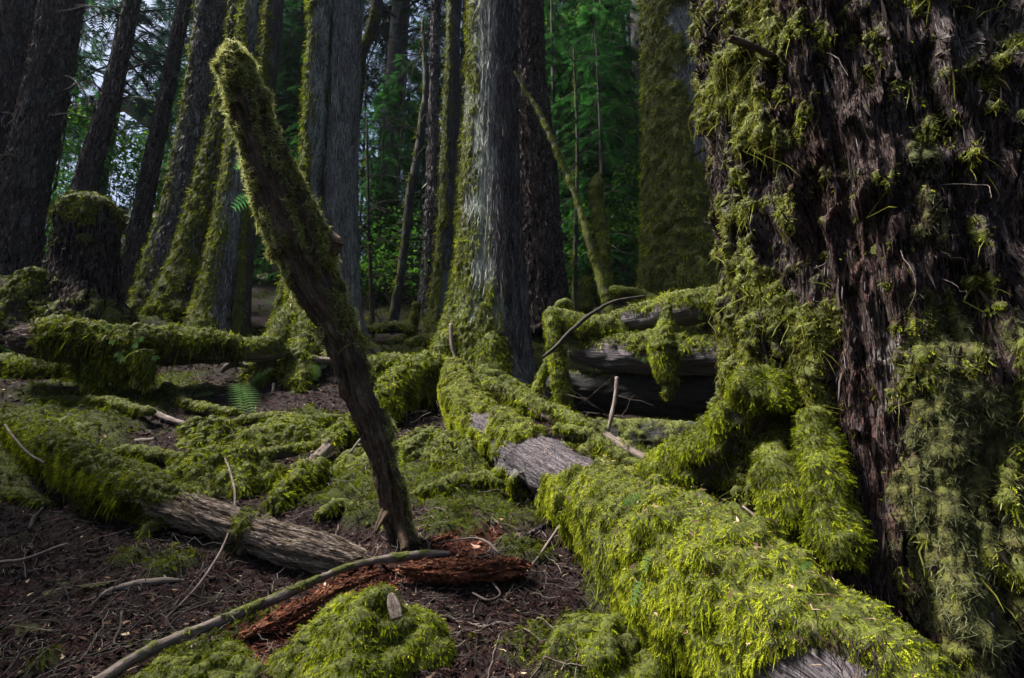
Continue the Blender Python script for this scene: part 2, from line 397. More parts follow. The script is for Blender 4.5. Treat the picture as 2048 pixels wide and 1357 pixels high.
# ------------------------------------------------------------------ strands and fronds
def tmpl_strand():
    t = np.array([0, 0, .35, .35, .7, .7, 1.]); w = np.array([-.5, .5, -.5, .5, -.35, .35, 0])
    return t, w, np.array([[0, 1, 3, 2], [2, 3, 5, 4]]), np.array([[4, 5, 6]])
def tmpl_feather(n=5, tw=.07, fwd=.22, broad=.13):
    t = [0, 0, .5, .5, 1.]; w = [-tw, tw, -tw, tw, 0]; q = [[0, 1, 3, 2]]; tr = [[2, 3, 4]]
    for i in range(n):
        p = .12 + .78 * i / (n - 1); L = .5 * math.sin(math.pi * (.18 + .75 * p)) ** .7
        for s in (-1, 1):
            k = len(t); t += [p - broad * .5, p + broad * .5, p + fwd]; w += [0, 0, s * L]; tr.append([k, k + 1, k + 2] if s > 0 else [k + 1, k, k + 2])
    return np.array(t), np.array(w), np.array(q), np.array(tr)
TS, TF, TF7 = tmpl_strand(), tmpl_feather(4), tmpl_feather(9, .02, .10, .09)
TSP = tmpl_feather(7, .02, .16, .10)
def fronds(P, D, S, L, Wd, droop, tm, rnd, tipc=.25, curl=None):
    """P base, D direction, S side (unit), L length, Wd width, droop = downward sag as share of L"""
    tt, ww, q, tr = tm; n = len(P)
    sag = np.zeros((n, 3)); sag[:, 2] = -1
    pos = P[:, None] + D[:, None] * (tt[None] * L[:, None])[..., None] + sag[:, None] * ((tt[None] ** 2) * (L * droop)[:, None])[..., None]
    if curl is not None: pos = pos + S[:, None] * (np.sin(tt[None] * 5) * (L * curl)[:, None])[..., None]
    pos = pos + S[:, None] * (ww[None] * Wd[:, None])[..., None]
    nv = len(tt); off = np.arange(n)[:, None, None] * nv
    Q = (q[None] + off).reshape(-1, 4); Tt = (tr[None] + off).reshape(-1, 3)
    c = np.clip(rnd[:, None] + tipc * (tt[None] - .5), 0, 1)
    return pos.reshape(-1, 3), Q, Tt, c.ravel()
def join(parts):
    V, Q, Tt, C = [], [], [], []; o = 0
    for v, q, t, c in parts:
        V.append(v); Q.append(q + o); Tt.append(t + o); C.append(c); o += len(v)
    return np.concatenate(V), np.concatenate(Q), np.concatenate(Tt), np.concatenate(C)
def sample_grid(t, dens, rng, face_away=.2, thr=.25, Vg=None):
    """random points on a tube surface, dense where the moss is"""
    V = t.V; a = V[:-1]; b = np.roll(V, -1, 1)[:-1]; c = np.roll(V, -1, 1)[1:]; d = V[1:]
    ar = .5 * np.linalg.norm(np.cross(c - a, d - b), axis=-1)
    m = t.moss[:-1]; m = np.where(m > thr, m, 0)
    cen = (a + c) / 2; vis = np.einsum('ijk,ijk->ij', t.N[:-1], -unit(cen)); vis = np.where(vis > -.15, 1, face_away)
    wgt = (ar * m * vis).ravel(); tot = wgt.sum()
    if tot <= 0: return None
    n = int(tot * dens)
    if n < 3: return None
    idx = rng.choice(wgt.size, n, p=wgt / tot); fu = rng.rand(n, 1); fv = rng.rand(n, 1)
    A, B, Cc, Dd = [x.reshape(-1, 3)[idx] for x in (a, b, c, d)]
    P = A * (1 - fu) * (1 - fv) + B * fu * (1 - fv) + Cc * fu * fv + Dd * (1 - fu) * fv
    t.lastT = unit((d - a).reshape(-1, 3)[idx]); t.lastI = idx
    return P, t.N[:-1].reshape(-1, 3)[idx], m.ravel()[idx]
def moss_fronds(P, Nn, rng, L, down=.7, out=.7, rand=.5, tm=TF, wr=.42, droop=.25, tone=0.0, cf=5.0, curl=.1, var=.22):
    n = len(P); rv = rng.normal(size=(n, 3))
    D = unit(Nn * out + np.array([0, 0, -1.]) * down + rv * rand)
    D = unit(D - Nn * np.minimum(0, np.einsum('ij,ij->i', D, Nn) - .12)[:, None])
    S = unit(np.cross(D, Nn) + .45 * rng.normal(size=(n, 3)))
    Ln = L * (.55 + .9 * rng.rand(n)); c = .42 + tone + .5 * fbm(P * cf, 3) + .22 * fbm(P * cf * 4 + 9, 2) + var * rng.normal(size=n) * .7 - .4 * sst(.18, .45, fbm(P * cf * 1.7 + 40, 3))
    return fronds(P, D, S, Ln, Ln * wr, np.full(n, droop) * (1 - np.clip(Nn[:, 2], 0, 1) * .5), tm, c, .55, rng.normal(size=n) * curl)

_seed = [100]
def rng_():
    _seed[0] += 1; return np.random.RandomState(_seed[0])

def add_moss(t, parent, origin, dens, L, name='moss', mat='moss', beard=0, beardL=.1, **kw):
    rng = rng_(); s = sample_grid(t, dens, rng)
    if s is None: return
    P, Nn, m = s; parts = [moss_fronds(P - Nn * .003, Nn, rng, L, **kw)]
    if beard:
        s2 = sample_grid(t, beard, rng)
        if s2 is not None:
            P2, N2, _ = s2; k = (N2[:, 2] < .25) & (rng.rand(len(P2)) < .35 + .5 * (fbm(P2 * 7, 2) > 0)); P2, N2 = P2[k], N2[k]
            if len(P2) > 3:
                kk = dict(kw); kk.update(down=1.6, out=.35, rand=.25, droop=.1, tm=TS, wr=.05, tone=kw.get('tone', 0) - .05)
                parts.append(moss_fronds(P2, N2, rng, beardL, **kk))
    v, q, tr, c = join(parts)
    return mesh(name, v, q, tr, [M[mat]], {'rnd': c}, parent, False, origin)

def add_shreds(t, parent, origin, dens, L, W, mat, out=.10, tone=0, jit=.10, name='bark_flakes', bare=.5):
    """fibres and flakes of bark or wood lying along the grain where there is no moss"""
    rng = rng_(); keep = t.moss; t.moss = np.clip(1 - keep * 1.3, 0, 1); s_ = sample_grid(t, dens, rng, .1, .3); t.moss = keep
    if s_ is None: return
    P, Nn, m = s_; n = len(P); sg = np.where(rng.rand(n, 1) < .5, -1, 1)
    D = unit(t.lastT * sg + Nn * out * rng.rand(n, 1) * 2 + rng.normal(size=(n, 3)) * jit); S = unit(np.cross(D, Nn) + .35 * rng.normal(size=(n, 3)))
    Ln = L * np.exp(.6 * rng.normal(size=n)); Ln = np.minimum(Ln, L * 3)
    c = .40 + tone + .35 * fbm(P * np.array([9, 9, 3.]), 3) + .20 * rng.normal(size=n)
    if hasattr(t, 'lich'): c = c + 2.4 * t.lich[:-1].ravel()[t.lastI]
    v, q, tr, cc = fronds(P + Nn * .001, D, S, Ln, W * (.5 + rng.rand(n)), np.full(n, .02), TS, c, .1, rng.normal(size=n) * .02)
    return mesh(name, v, q, tr, [mat], {'rnd': cc}, parent, False, origin)

def woody(name, label, cat, pts, mat, part='wood', moss=None, fr=None, spacing=None, na=None, disp=None, jag=(.03, .03), group=None, ref=None, seed=None, wander=.0, flat=(1, 1), shred=None, world=False):
    """a log, limb, stick or root: pts = (px, py, Y, half-width px); moss = put_moss arguments; fr = add_moss arguments"""
    if world: P = np.array([p[:3] for p in pts]); r = np.array([p[3] for p in pts])
    else: P = np.array([PY(p[0], p[1], p[2]) for p in pts]); r = np.array([RW(p[3], p[1], p[2]) for p in pts])
    d = float(P[:, 1].mean()); px = d / 569.0
    spacing = spacing or max(1.6 * px, .006); na = na or int(np.clip(2 * math.pi * r.max() / (1.6 * px), 8, 300))
    seed = len(bpy.data.objects) % 37 if seed is None else seed
    t = tube(P, r, spacing, na, ref, disp or D_log(), jag, flat, seed, wander)
    root = thing(name, label, cat, P[0], group)
    for kw in (moss or []): put_moss(t, **kw)
    tube_mesh(part, t, mat, root, P[0])
    if fr: add_moss(t, root, P[0], **fr)
    if shred: add_shreds(t, root, P[0], *shred)
    return root, t, P[0]

# ------------------------------------------------------------------ standing trunks
def tree(name, label, pts, Y, mat, disp, moss=None, fr=None, ext=9, group=None, cat='tree', crown=None, ground_to=True, spacing=None, seed=None, part='trunk', bury=.15, shred=None):
    """pts top to bottom: (px, py, half-width[, Y])"""
    pts = [(p[0], p[1], p[3] if len(p) > 3 else Y, p[2]) for p in pts][::-1]
    P = [PY(p[0], p[1], p[2]) for p in pts]; r = [RW(p[3], p[1], p[2]) for p in pts]
    if ground_to:
        g = gz(P[0][0], P[0][1]) - bury; dz = P[0][2] - g
        if dz > .05:
            dirv = P[0] - P[1]; dirv = dirv / abs(dirv[2]) * .5; dirv[2] = -1
            P.insert(0, P[0] + dirv * dz); r.insert(0, r[0] * 1.08)
    if ext:
        d = unit(P[-1] - P[-2]); P += [P[-1] + d * ext * .5, P[-1] + d * ext]; r += [r[-1] * .85, r[-1] * .6]
    P = np.array(P); r = np.array(r); px = Y / 569.0
    sp_ = spacing or 2.2 * px; na = int(np.clip(2 * math.pi * r.max() / (1.5 * px), 10, 420))
    seed = len(bpy.data.objects) % 37 if seed is None else seed
    t = tube(P, r, sp_, na, (0, 1, 0), disp, (0, .1), (1, 1), seed)
    root = thing(name, label, cat, P[0], group)
    for kw in (moss or []): put_moss(t, **kw)
    tube_mesh(part, t, mat, root, P[0])
    if fr: add_moss(t, root, P[0], **fr)
    if shred: add_shreds(t, root, P[0], *shred)
    return root, t, P[0]
def mcyl(poly, rad, k=4):
    """thin many-sided rods for twigs: returns V, quads"""
    poly = np.asarray(poly, float); n = len(poly); tg = unit(np.gradient(poly, axis=0))
    ref = np.array([.3, .2, .9]); u = unit(np.cross(tg, ref)); b = np.cross(tg, u)
    a = np.linspace(0, 2 * math.pi, k, endpoint=False)
    V = poly[:, None] + (u[:, None] * np.cos(a)[None, :, None] + b[:, None] * np.sin(a)[None, :, None]) * np.asarray(rad)[:, None, None]
    return V.reshape(-1, 3), tube_quads(n, k)
def rods(name, items, mat, parent=None, origin=None, k=4):
    V, Q, o = [], [], 0
    for poly, rad in items:
        v, q = mcyl(poly, rad, k); V.append(v); Q.append(q + o); o += len(v)
    V = np.concatenate(V); Q = np.concatenate(Q)
    return mesh(name, V, Q, None, [M[mat]], {'bc': V * 1.0, 'moss': np.zeros(len(V))}, parent, True, origin)
def rod_each(name, items, mat, parent, origin, sub=3):
    for i in range(0, len(items), sub + 1): rods(name, items[i:i + sub + 1], mat, parent, origin)
def branch_set(t, rng, n, u0, u1, L, rad, sub=3):
    """dead curved side branches growing out of a trunk"""
    out = []
    nl, na = t.s.shape
    for _ in range(n):
        i = int((u0 + (u1 - u0) * rng.rand()) * (nl - 1)); c = t.C[i]; ph = rng.rand() * 6.28
        d = np.array([math.cos(ph), math.sin(ph), 0]); l = L * (.4 + .8 * rng.rand()); m = 10
        s = np.linspace(0, 1, m)[:, None]
        p = c + d * s * l + np.array([0, 0, 1]) * (s * .25 - s ** 2 * (.35 + .5 * rng.rand())) * l
        p = p + .06 * l * np.stack([fbm(np.stack([s[:, 0] * 3, s[:, 0] * 0 + _ * 1.7 + q * 5, s[:, 0] * 0], 1), 2) for q in range(3)], 1) * s
        rr = rad * (1 - .85 * s[:, 0]); out.append((p, rr))
        for k in range(sub):
            j = rng.randint(2, m - 1); e = unit(d + rng.normal(size=3) * .8); l2 = l * .35 * rng.rand() + .1; s2 = np.linspace(0, 1, 6)[:, None]
            q = p[j] + e * s2 * l2 + np.array([0, 0, -1]) * s2 ** 2 * l2 * .4
            out.append((q, rr[j] * .6 * (1 - .8 * s2[:, 0])))
    return out

# ------------------------------------------------------------------ near trees
SIDE = (-1, -.35, 0)
def mossfr(Y, mult=1.0, L=None, **kw):
    d = dict(dens=min(9000, 60000 / Y ** 2) * mult, L=L or .011 * Y ** .8 + .004); d.update(kw); return d
# the main cedar in the middle
def cedar_lich(t): t.lich = .16 * np.exp(-((t.N @ np.array([-.75, -.66, 0]) - .98) / .10) ** 2) + blobsum(t.V, [(965, 380, 30, 330, .13), (1015, 300, 30, 500, -.12)])
_tm = tube_mesh
def tube_mesh(name, t, mat, parent=None, origin=None):
    if LICH[0]: LICH[0](t)
    return _tm(name, t, mat, parent, origin)
LICH = [None]
LICH[0] = cedar_lich
rc, tc, oc = tree('cedar_tree', 'tall central cedar with pale lichen stripe and a mossy green left edge', [(989, -40, 46), (985, 150, 48), (982, 300, 53), (980, 420, 59), (980, 520, 66), (977, 620, 78), (968, 700, 92), (962, 745, 100)], 7.0, 'cedar',
     D_strip(.013, 16, .25, .5), [dict(k=1.2, dir=(-1, .1, 0), bias=[(0, .05), (.12, -.4), (.25, -.7), (.6, -.85), (1, -.9)], amp=.45, freq=2.5, thick=.035,
     blobs=[(985, 640, 32, 80, .5), (985, 720, 45, 50, 1.2), (950, 155, 10, 25, 1.2), (905, 690, 40, 60, 1.0), (1040, 500, 25, 200, -.6)])], mossfr(7, 1.2), shred=(2600, .09, .007, 'sgrey', .08, .04), seed=3)
LICH[0] = None
def root_of(parent, origin, pts, mat, moss, fr, seed=1):
    P = np.array([PY(p[0], p[1], p[2]) for p in pts]); r = np.array([RW(p[3], p[1], p[2]) for p in pts])
    t = tube(P, r, .03, 40, None, D_log(.12), (0, 0), (1, 1), seed)
    for kw in moss: put_moss(t, **kw)
    o = _tm('root', t, mat, parent, origin)
    rng = rng_(); s = sample_grid(t, fr['dens'], rng)
    if s:
        v, q, tr, c = moss_fronds(s[0], s[1], rng, fr['L'])
        mesh('moss', v, q, tr, [M['moss']], {'rnd': c}, o, False, origin)
root_of(rc, oc, [(925, 640, 6.75, 18), (905, 690, 6.65, 26), (880, 730, 6.55, 26), (850, 755, 6.5, 14)], 'cedar', [dict(bias=.8, thick=.03)], mossfr(7, 1.4))
root_of(rc, oc, [(985, 650, 6.7, 16), (982, 700, 6.5, 30), (985, 745, 6.4, 32), (1000, 790, 6.3, 20)], 'cedar', [dict(bias=.8, thick=.03)], mossfr(7, 1.4))
tree('fir_tree', 'rough dark barked fir directly behind the right side of the central cedar', [(1045, -40, 38), (1050, 150, 42), (1062, 300, 47), (1070, 460, 52), (1078, 600, 58), (1082, 650, 64)], 9.0, 'firred',
     D_fir(.05, 7, .15), [dict(k=1, dir=(-1, 0, 0), bias=-1.1, amp=.5, freq=2)], None, shred=(1500, .06, .022, 'sbrown'), seed=5)
tree('cedar_tree', 'smooth grey cedar left of centre, the broadest trunk of the mossy pair', [(691, -40, 32), (684, 200, 34), (680, 460, 35), (684, 620, 37), (694, 700, 44), (700, 740, 50)], 7.6, 'greycedar',
     D_strip(.010, 18, .2, .4), [dict(k=1.0, dir=(-1, -.2, 0), bias=[(0, .3), (.06, .1), (.15, -.7), (1, -.85)], amp=.5, freq=2.5, blobs=[(700, 690, 40, 50, .8)]), ], mossfr(7.6), shred=(2600, .09, .007, 'sgrey', .08, .20), seed=7)
F1r, F1t, F1o = tree('cedar_tree', 'lichen spotted trunk with thick moss down its edge, left of the grey cedar', [(646, -40, 19), (638, 100, 19), (632, 230, 20), (625, 340, 19), (618, 430, 18), (612, 520, 20), (608, 600, 26), (610, 680, 40)], 7.35, 'lichened',
     D_strip(.012, 12, .2, .4), [dict(k=1.2, dir=(-1, -.1, 0), bias=[(0, .9), (.15, .4), (.3, -.2), (1, -.3)], amp=.55, freq=2.2, thick=.045, lump=5)], mossfr(7.3, 1.3), shred=(1800, .07, .010, 'sgrey', .1, .15), seed=9)
for pts in ([(612, 600, 7.3, 24), (585, 650, 7.1, 26), (548, 700, 6.8, 24), (520, 745, 6.6, 24), (507, 785, 6.45, 18), (500, 815, 6.3, 10)],
            [(618, 620, 7.2, 22), (606, 690, 6.9, 26), (602, 740, 6.6, 24), (598, 785, 6.4, 22), (588, 825, 6.2, 8)],
            [(600, 600, 7.3, 14), (572, 640, 7.25, 16), (560, 680, 7.2, 13), (552, 700, 7.2, 9)]):
    root_of(F1r, F1o, pts, 'cedar', [dict(bias=.9, thick=.045, amp=.3)], mossfr(6.8, 1.6), seed=len(pts))
tree('cedar_tree', 'thin mossy stem leaning just left of the green root mound', [(585, 530, 8), (572, 580, 11), (562, 630, 13), (556, 690, 15)], 7.4, 'dark', D_strip(.01, 14), [dict(k=.8, dir=(-1, -.4, 0), bias=.2, amp=.5, thick=.03)], mossfr(7.4, 1.2), ext=0, seed=4)
tree('maple_stem', 'thin crooked mossy stem curving past the top of the grey cedar', [(757, -40, 11), (752, 30, 11), (738, 75, 9), (726, 110, 8), (722, 180, 6), (712, 260, 5)], 8.2, 'dark', D_none, [dict(k=.4, dir=(-1, 0, .3), bias=.2, amp=.5, thick=.02)], mossfr(8), ext=4, cat='stem', ground_to=False, seed=4)
tree('fir_tree', 'slim dark trunk with green mossy left side between the two big cedars', [(911, -40, 13), (906, 120, 13), (902, 300, 16), (897, 460, 19), (888, 580, 23), (882, 665, 32)], 9.3, 'dark',
     D_strip(.012, 9, .2, .4), [dict(k=1.1, dir=(-1, -.2, 0), bias=[(0, -.2), (.3, -.2), (.5, -.4), (1, -.5)], amp=.5, freq=1.5, thick=.03)], mossfr(9.3), seed=8)
tree('fir_tree', 'grey furrowed fir trunk just left of the slim mossy-sided one', [(872, -40, 9), (869, 150, 10), (866, 300, 12), (862, 480, 16), (856, 600, 20), (852, 660, 26)], 11.0, 'fir', D_fir(.04, 6, .2), shred=(1200, .08, .020, 'sgrey'), seed=6)
# left group
tree('fir_tree', 'straight rough grey fir with scaly bark at left', [(426, -40, 25), (412, 100, 26), (398, 220, 28), (380, 330, 31), (362, 430, 35), (343, 520, 42), (328, 600, 50)], 9.0, 'fir',
     D_fir(.035, 9, .15, .5), [dict(k=1.1, dir=(-1, -.1, 0), bias=[(0, .1), (.15, -.3), (.3, -.8), (1, -1.1)], amp=.5, freq=2, thick=.03)], mossfr(9), shred=(1500, .05, .020, 'sgrey'), seed=11)
tree('fir_tree', 'broad based rough fir with mossy buttress next to the grey scaly one', [(488, -40, 17), (472, 120, 20), (455, 230, 26), (437, 330, 33), (418, 430, 40), (396, 520, 44), (372, 600, 52), (362, 640, 60)], 8.6, 'fir',
     D_fir(.045, 8, .2, .5), [dict(k=1.0, dir=(-1, -.3, 0), bias=[(0, .45), (.12, .25), (.3, -.25), (.5, -.8), (1, -1.2)], amp=.6, freq=2.5, thick=.035)], mossfr(8.6, 1.2), shred=(1500, .05, .020, 'sgrey'), seed=12)
tree('cedar_tree', 'pale lichened cedar with a bare smooth streak, in the left cluster', [(514, -40, 22), (502, 90, 23), (492, 200, 24), (480, 320, 26), (468, 430, 30), (452, 540, 36), (438, 620, 42), (430, 665, 52)], 8.0, 'lichened',
     D_strip(.014, 12, .25, .4), [dict(k=1.1, dir=(-1, -.15, 0), bias=[(0, .35), (.15, .0), (.3, -.2), (.5, -.6), (1, -1)], amp=.5, freq=2.5, thick=.035)], mossfr(8, 1.2), shred=(1800, .08, .010, 'sgrey', .1, .1), seed=13)
tree('fir_tree', 'dark trunk with mossy lower stem, right edge of the left cluster', [(552, -40, 19), (542, 90, 18), (530, 200, 17), (514, 330, 13), (502, 430, 12), (494, 520, 12), (487, 600, 14), (480, 675, 20)], 7.9, 'dark',
     D_strip(.012, 10, .2, .3), [dict(k=.9, dir=(-1, -.4, 0), bias=[(0, .5), (.3, .2), (.45, -.6), (1, -1)], amp=.5, freq=3, thick=.03)], mossfr(7.9, 1.2), seed=14)
ta = []
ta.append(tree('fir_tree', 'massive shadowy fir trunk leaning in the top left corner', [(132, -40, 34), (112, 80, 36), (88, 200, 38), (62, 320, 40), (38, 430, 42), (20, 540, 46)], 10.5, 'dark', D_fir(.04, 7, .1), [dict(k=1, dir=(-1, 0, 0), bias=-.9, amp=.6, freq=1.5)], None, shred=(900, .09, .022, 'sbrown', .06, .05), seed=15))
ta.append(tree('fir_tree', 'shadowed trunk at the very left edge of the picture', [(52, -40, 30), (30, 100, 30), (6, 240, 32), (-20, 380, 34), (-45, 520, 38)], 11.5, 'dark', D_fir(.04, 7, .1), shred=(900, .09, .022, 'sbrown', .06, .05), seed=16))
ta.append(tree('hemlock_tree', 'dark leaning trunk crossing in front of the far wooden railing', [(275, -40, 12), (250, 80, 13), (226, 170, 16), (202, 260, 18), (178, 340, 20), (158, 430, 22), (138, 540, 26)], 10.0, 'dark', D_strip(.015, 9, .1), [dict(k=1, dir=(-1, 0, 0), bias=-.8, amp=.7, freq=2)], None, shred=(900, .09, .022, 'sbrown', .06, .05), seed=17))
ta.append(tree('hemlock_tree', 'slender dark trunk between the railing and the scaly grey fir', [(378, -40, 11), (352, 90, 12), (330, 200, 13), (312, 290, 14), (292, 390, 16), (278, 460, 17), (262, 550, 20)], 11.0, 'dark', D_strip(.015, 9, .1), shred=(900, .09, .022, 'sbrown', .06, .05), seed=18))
rng = np.random.RandomState(50)
for (r_, t_, o_), (u0, u1, n_, L_) in zip(ta, [(.15, .7, 10, 2.2), (.15, .7, 8, 2.2), (.2, .75, 22, 1.8), (.2, .75, 20, 1.6)]):
    rod_each('branch', branch_set(t_, rng, n_, u0, u1, L_, .022), 'darktwig', r_, o_)
# right: big mossy pair behind the log stack
tree('cedar_tree', 'thick moss covered trunk left of the giant stump, with white lichen patch', [(1345, -40, 56), (1350, 100, 59), (1354, 200, 60), (1360, 320, 66), (1366, 430, 74), (1370, 520, 80), (1372, 590, 88)], 7.4, 'lichened',
     D_strip(.014, 9, .1, .5), [dict(k=.5, dir=(-1, -.5, 0), bias=.25, amp=.5, freq=1.6, thick=.05, lump=4, blobs=[(1392, 130, 18, 110, -1.1), (1400, 250, 14, 60, -.9), (1340, 60, 40, 60, -.5), (1330, 480, 80, 140, .5)])], mossfr(7.4, 1.3, tone=-.08), shred=(2200, .06, .010, 'sgrey', .08, .15), seed=19)
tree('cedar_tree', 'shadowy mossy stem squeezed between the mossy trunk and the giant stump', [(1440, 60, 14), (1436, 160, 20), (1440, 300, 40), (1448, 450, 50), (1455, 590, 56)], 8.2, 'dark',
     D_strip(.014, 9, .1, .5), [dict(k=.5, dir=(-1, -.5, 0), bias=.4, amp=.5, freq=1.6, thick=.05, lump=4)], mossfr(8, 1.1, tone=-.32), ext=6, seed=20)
tree('fir_tree', 'slim far dark trunk just left of the thick mossy trunk', [(1274, -40, 15), (1280, 150, 15), (1288, 300, 16), (1294, 420, 17), (1298, 540, 18)], 13.0, 'dark', D_fir(.03, 6), seed=21)

# ------------------------------------------------------------------ the giant stump at right
def D_rot(t, bc):
    wq = .35 * fbm(bc * 3, 3)[..., None]
    big = pn(bc * np.array([3.4, 3.4, .7]) + wq)
    r1 = 1 - np.abs(pn(bc * np.array([8, 8, .6]) + wq)) * 2.4                      # sharp crests of bark strips
    r2 = 1 - np.abs(pn(bc * np.array([20, 20, 1.3]) + wq * 2)) * 2.4
    r3 = 1 - np.abs(pn(bc * np.array([46, 46, 3.2]) + wq * 3)) * 2.4
    brk = sst(-.05, .12, pn(bc * np.array([9, 9, 3.2]) + 11 + wq * 2))              # plates that have broken away
    o = .07 * big + .045 * r1 + .022 * r2 + .010 * r3 - .035 * brk + .006 * pn(bc * np.array([95, 95, 22])) + .03 * fbm(bc * 5, 3)
    fl = .55 * np.exp(-t.s / .38) * np.clip(np.cos(t.a - 2.0) * .8 + .35 + .5 * pn(np.stack([np.cos(t.a) * 2, np.sin(t.a) * 2, t.s * .5], -1)), 0, 2) * .72
    dark = np.exp(-((t.a - STA) / .16) ** 2 - ((t.s - .62) / .62) ** 2)        # deep rotten hollow
    return o + fl - .26 * dark
STA = 3.35
def stump():
    base = np.array([1.70, 2.44, -.95]); P = [base, base + (0, 0, .7), base + (.04, 0, 1.6), base + (.05, .0, 2.6), base + (.03, .02, 3.6), base + (.0, .05, 5.2)]
    rad = [.78, .74, .71, .69, .67, .60]
    t = tube(np.array(P), np.array(rad), .0085, 860, (0, 1, 0), D_rot, (0, .3), seed=2)
    root = thing('tree_stump', 'giant decaying reddish stump draped in moss, filling the right side', 'stump', base)
    gb = [(1500, 60, 70, 110, 1.0), (1450, 160, 50, 60, 1.6), (1520, 230, 70, 90, .7), (1480, 420, 60, 150, .5), (1500, 560, 60, 60, .6), (1500, 700, 60, 110, .9), (1620, 650, 80, 60, 1.3), (1600, 760, 60, 120, 1.3), (1640, 900, 40, 160, 1.5), (1680, 1020, 26, 100, 1.0), (1480, 850, 90, 60, .9), (1400, 930, 80, 60, 1.2), (1560, 960, 80, 80, .9),
          (1870, 260, 50, 60, .8), (1700, 800, 28, 130, -1.5), (1740, 1050, 50, 200, -2.2), (1700, 300, 120, 200, -.25)]
    put_moss(t, k=.75, dir=(-1, -.15, 0), bias=-.92, amp=1.15, freq=7.5, thick=.024, lump=10, blobs=[(a, b, c, d, v * .9 if v > 0 else v) for a, b, c, d, v in gb], edge=.25)
    m1 = t.moss.copy()
    gb2 = [(1930, 900, 150, 260, 1.1), (1980, 1150, 140, 250, 1.2), (1850, 700, 90, 160, .6), (1870, 350, 60, 130, .8), (1850, 240, 60, 40, .6), (1820, 1050, 60, 160, .5), (1690, 1050, 40, 300, -1.0), (1900, 60, 200, 120, -1.2), (1960, 400, 60, 200, -.6), (1730, 800, 50, 200, -1.0)]
    t.moss[:] = 0
    put_moss(t, k=0, bias=-.55, amp=.9, freq=6, thick=.014, lump=10, blobs=gb2, edge=.25)
    m2 = t.moss * (1 - m1); t.moss = np.maximum(m1, m2 * .75)
    t.lich = blobsum(t.V, [(2000, 60, 120, 140, .16), (1800, 560, 60, 120, .06), (1790, 760, 40, 120, .10)]) - .02
    _tm('trunk', t, 'rot', root, base)
    t.moss = m1
    add_moss(t, root, base, 11000, .017, 'moss', down=.8, out=.7, rand=.7, cf=9, var=.34)
    add_moss(t, root, base, 12000, .021, 'moss', beard=1100, beardL=.10, down=.7, out=.8, rand=.8, tm=TS, wr=.16, curl=.35, cf=9, var=.34, mat='palemoss', tone=-.1)
    keep = t.moss; t.moss = np.maximum(m1, m2 * .6); add_shreds(t, root, base, 12000, .024, .0030, 'srot', .02, .03, .035); add_shreds(t, root, base, 1500, .04, .010, 'srot', .0, -.05, .04); t.moss = keep
    t.moss = m2
    add_moss(t, root, base, 16000, .026, 'moss', mat='dullmoss', beard=0, down=1.2, out=.4, rand=.35, tm=TS, wr=.10, curl=.5, cf=7, var=.32, droop=.1)
    # scattered tiny tufts on the bare bark
    t.moss = sst(.0, .5, fbm(t.V * 16 + 3, 3) + .1) * (1 - m1) * (t.N[..., 0] < .3)
    add_moss(t, root, base, 2600, .016, 'moss', down=.4, out=.8, tone=-.1, var=.3)
    t.moss = sst(.1, .5, fbm(t.V * 7 + 31, 3)) * (1 - m1)
    add_moss(t, root, base, 2600, .016, 'lichen', mat='dullmoss', down=.6, out=.8, rand=.8, tone=-.12, var=.3)
    # bark slabs and splinters standing proud
    rg = np.random.RandomState(5); items = []
    its = []
    for _ in range(60):
        i = rg.randint(20, 380); j = rg.randint(260, 560); c = t.V[i, j]; n = t.N[i, j]
        L = rg.uniform(.04, .16); d = unit(np.array([rg.normal() * .1, rg.normal() * .1, -1.0]) + n * rg.uniform(.02, .3))
        s = np.linspace(0, 1, 5)[:, None]; its.append((c + d * s * L, np.array([.010, .012, .010, .007, .001]) * rg.uniform(.5, 1.1)))
    for it in its[:24]: rods('splinter', [it], 'rot', root, base, 4)
    P = [PY(1462, 78, 1.72), PY(1500, 92, 1.85), PY(1560, 120, 2.1)]
    s = tube(np.array(P), np.array([.013, .014, .012]), .01, 12, None, D_log(.15, 30), (.01, .01)); _tm('broken_branch', s, 'snag', root, base)
    # rootlets hanging on the bark
    its = []
    for _ in range(60):
        i = rg.randint(60, 380); j = rg.randint(280, 540); c = t.V[i, j] + t.N[i, j] * .02; L = rg.uniform(.06, .3); s = np.linspace(0, 1, 9)[:, None]
        d = unit(rg.normal(size=3) * .5 + np.array([0, 0, -.8]))
        p = c + d * s * L + t.N[i, j] * np.sin(s * 3.1) * L * .2 + .02 * np.stack([pn(np.stack([s[:, 0] * 3, s[:, 0] * 0 + _, s[:, 0] * 0 + 9 * k], 1)) for k in range(3)], 1)
        its.append((p, np.linspace(.0016, .0006, 9)))
    for it in its[:36]: rods('rootlet', [it], 'twig', root, base, 3)
    return root, base
stump_root, stump_o = stump()
for pts in ([(1530, 770, 2.12, 40), (1480, 855, 2.3, 48), (1420, 915, 2.44, 54), (1345, 962, 2.6, 52), (1270, 1000, 2.75, 32)], [(1625, 840, 2.02, 22), (1645, 940, 1.92, 26), (1665, 1040, 1.84, 24), (1690, 1130, 1.76, 16)]):
    root_of(stump_root, stump_o, pts, 'rot', [dict(bias=.75, thick=.04, amp=.8, freq=8, drape=.06)], dict(dens=32000, L=.017), seed=len(pts))

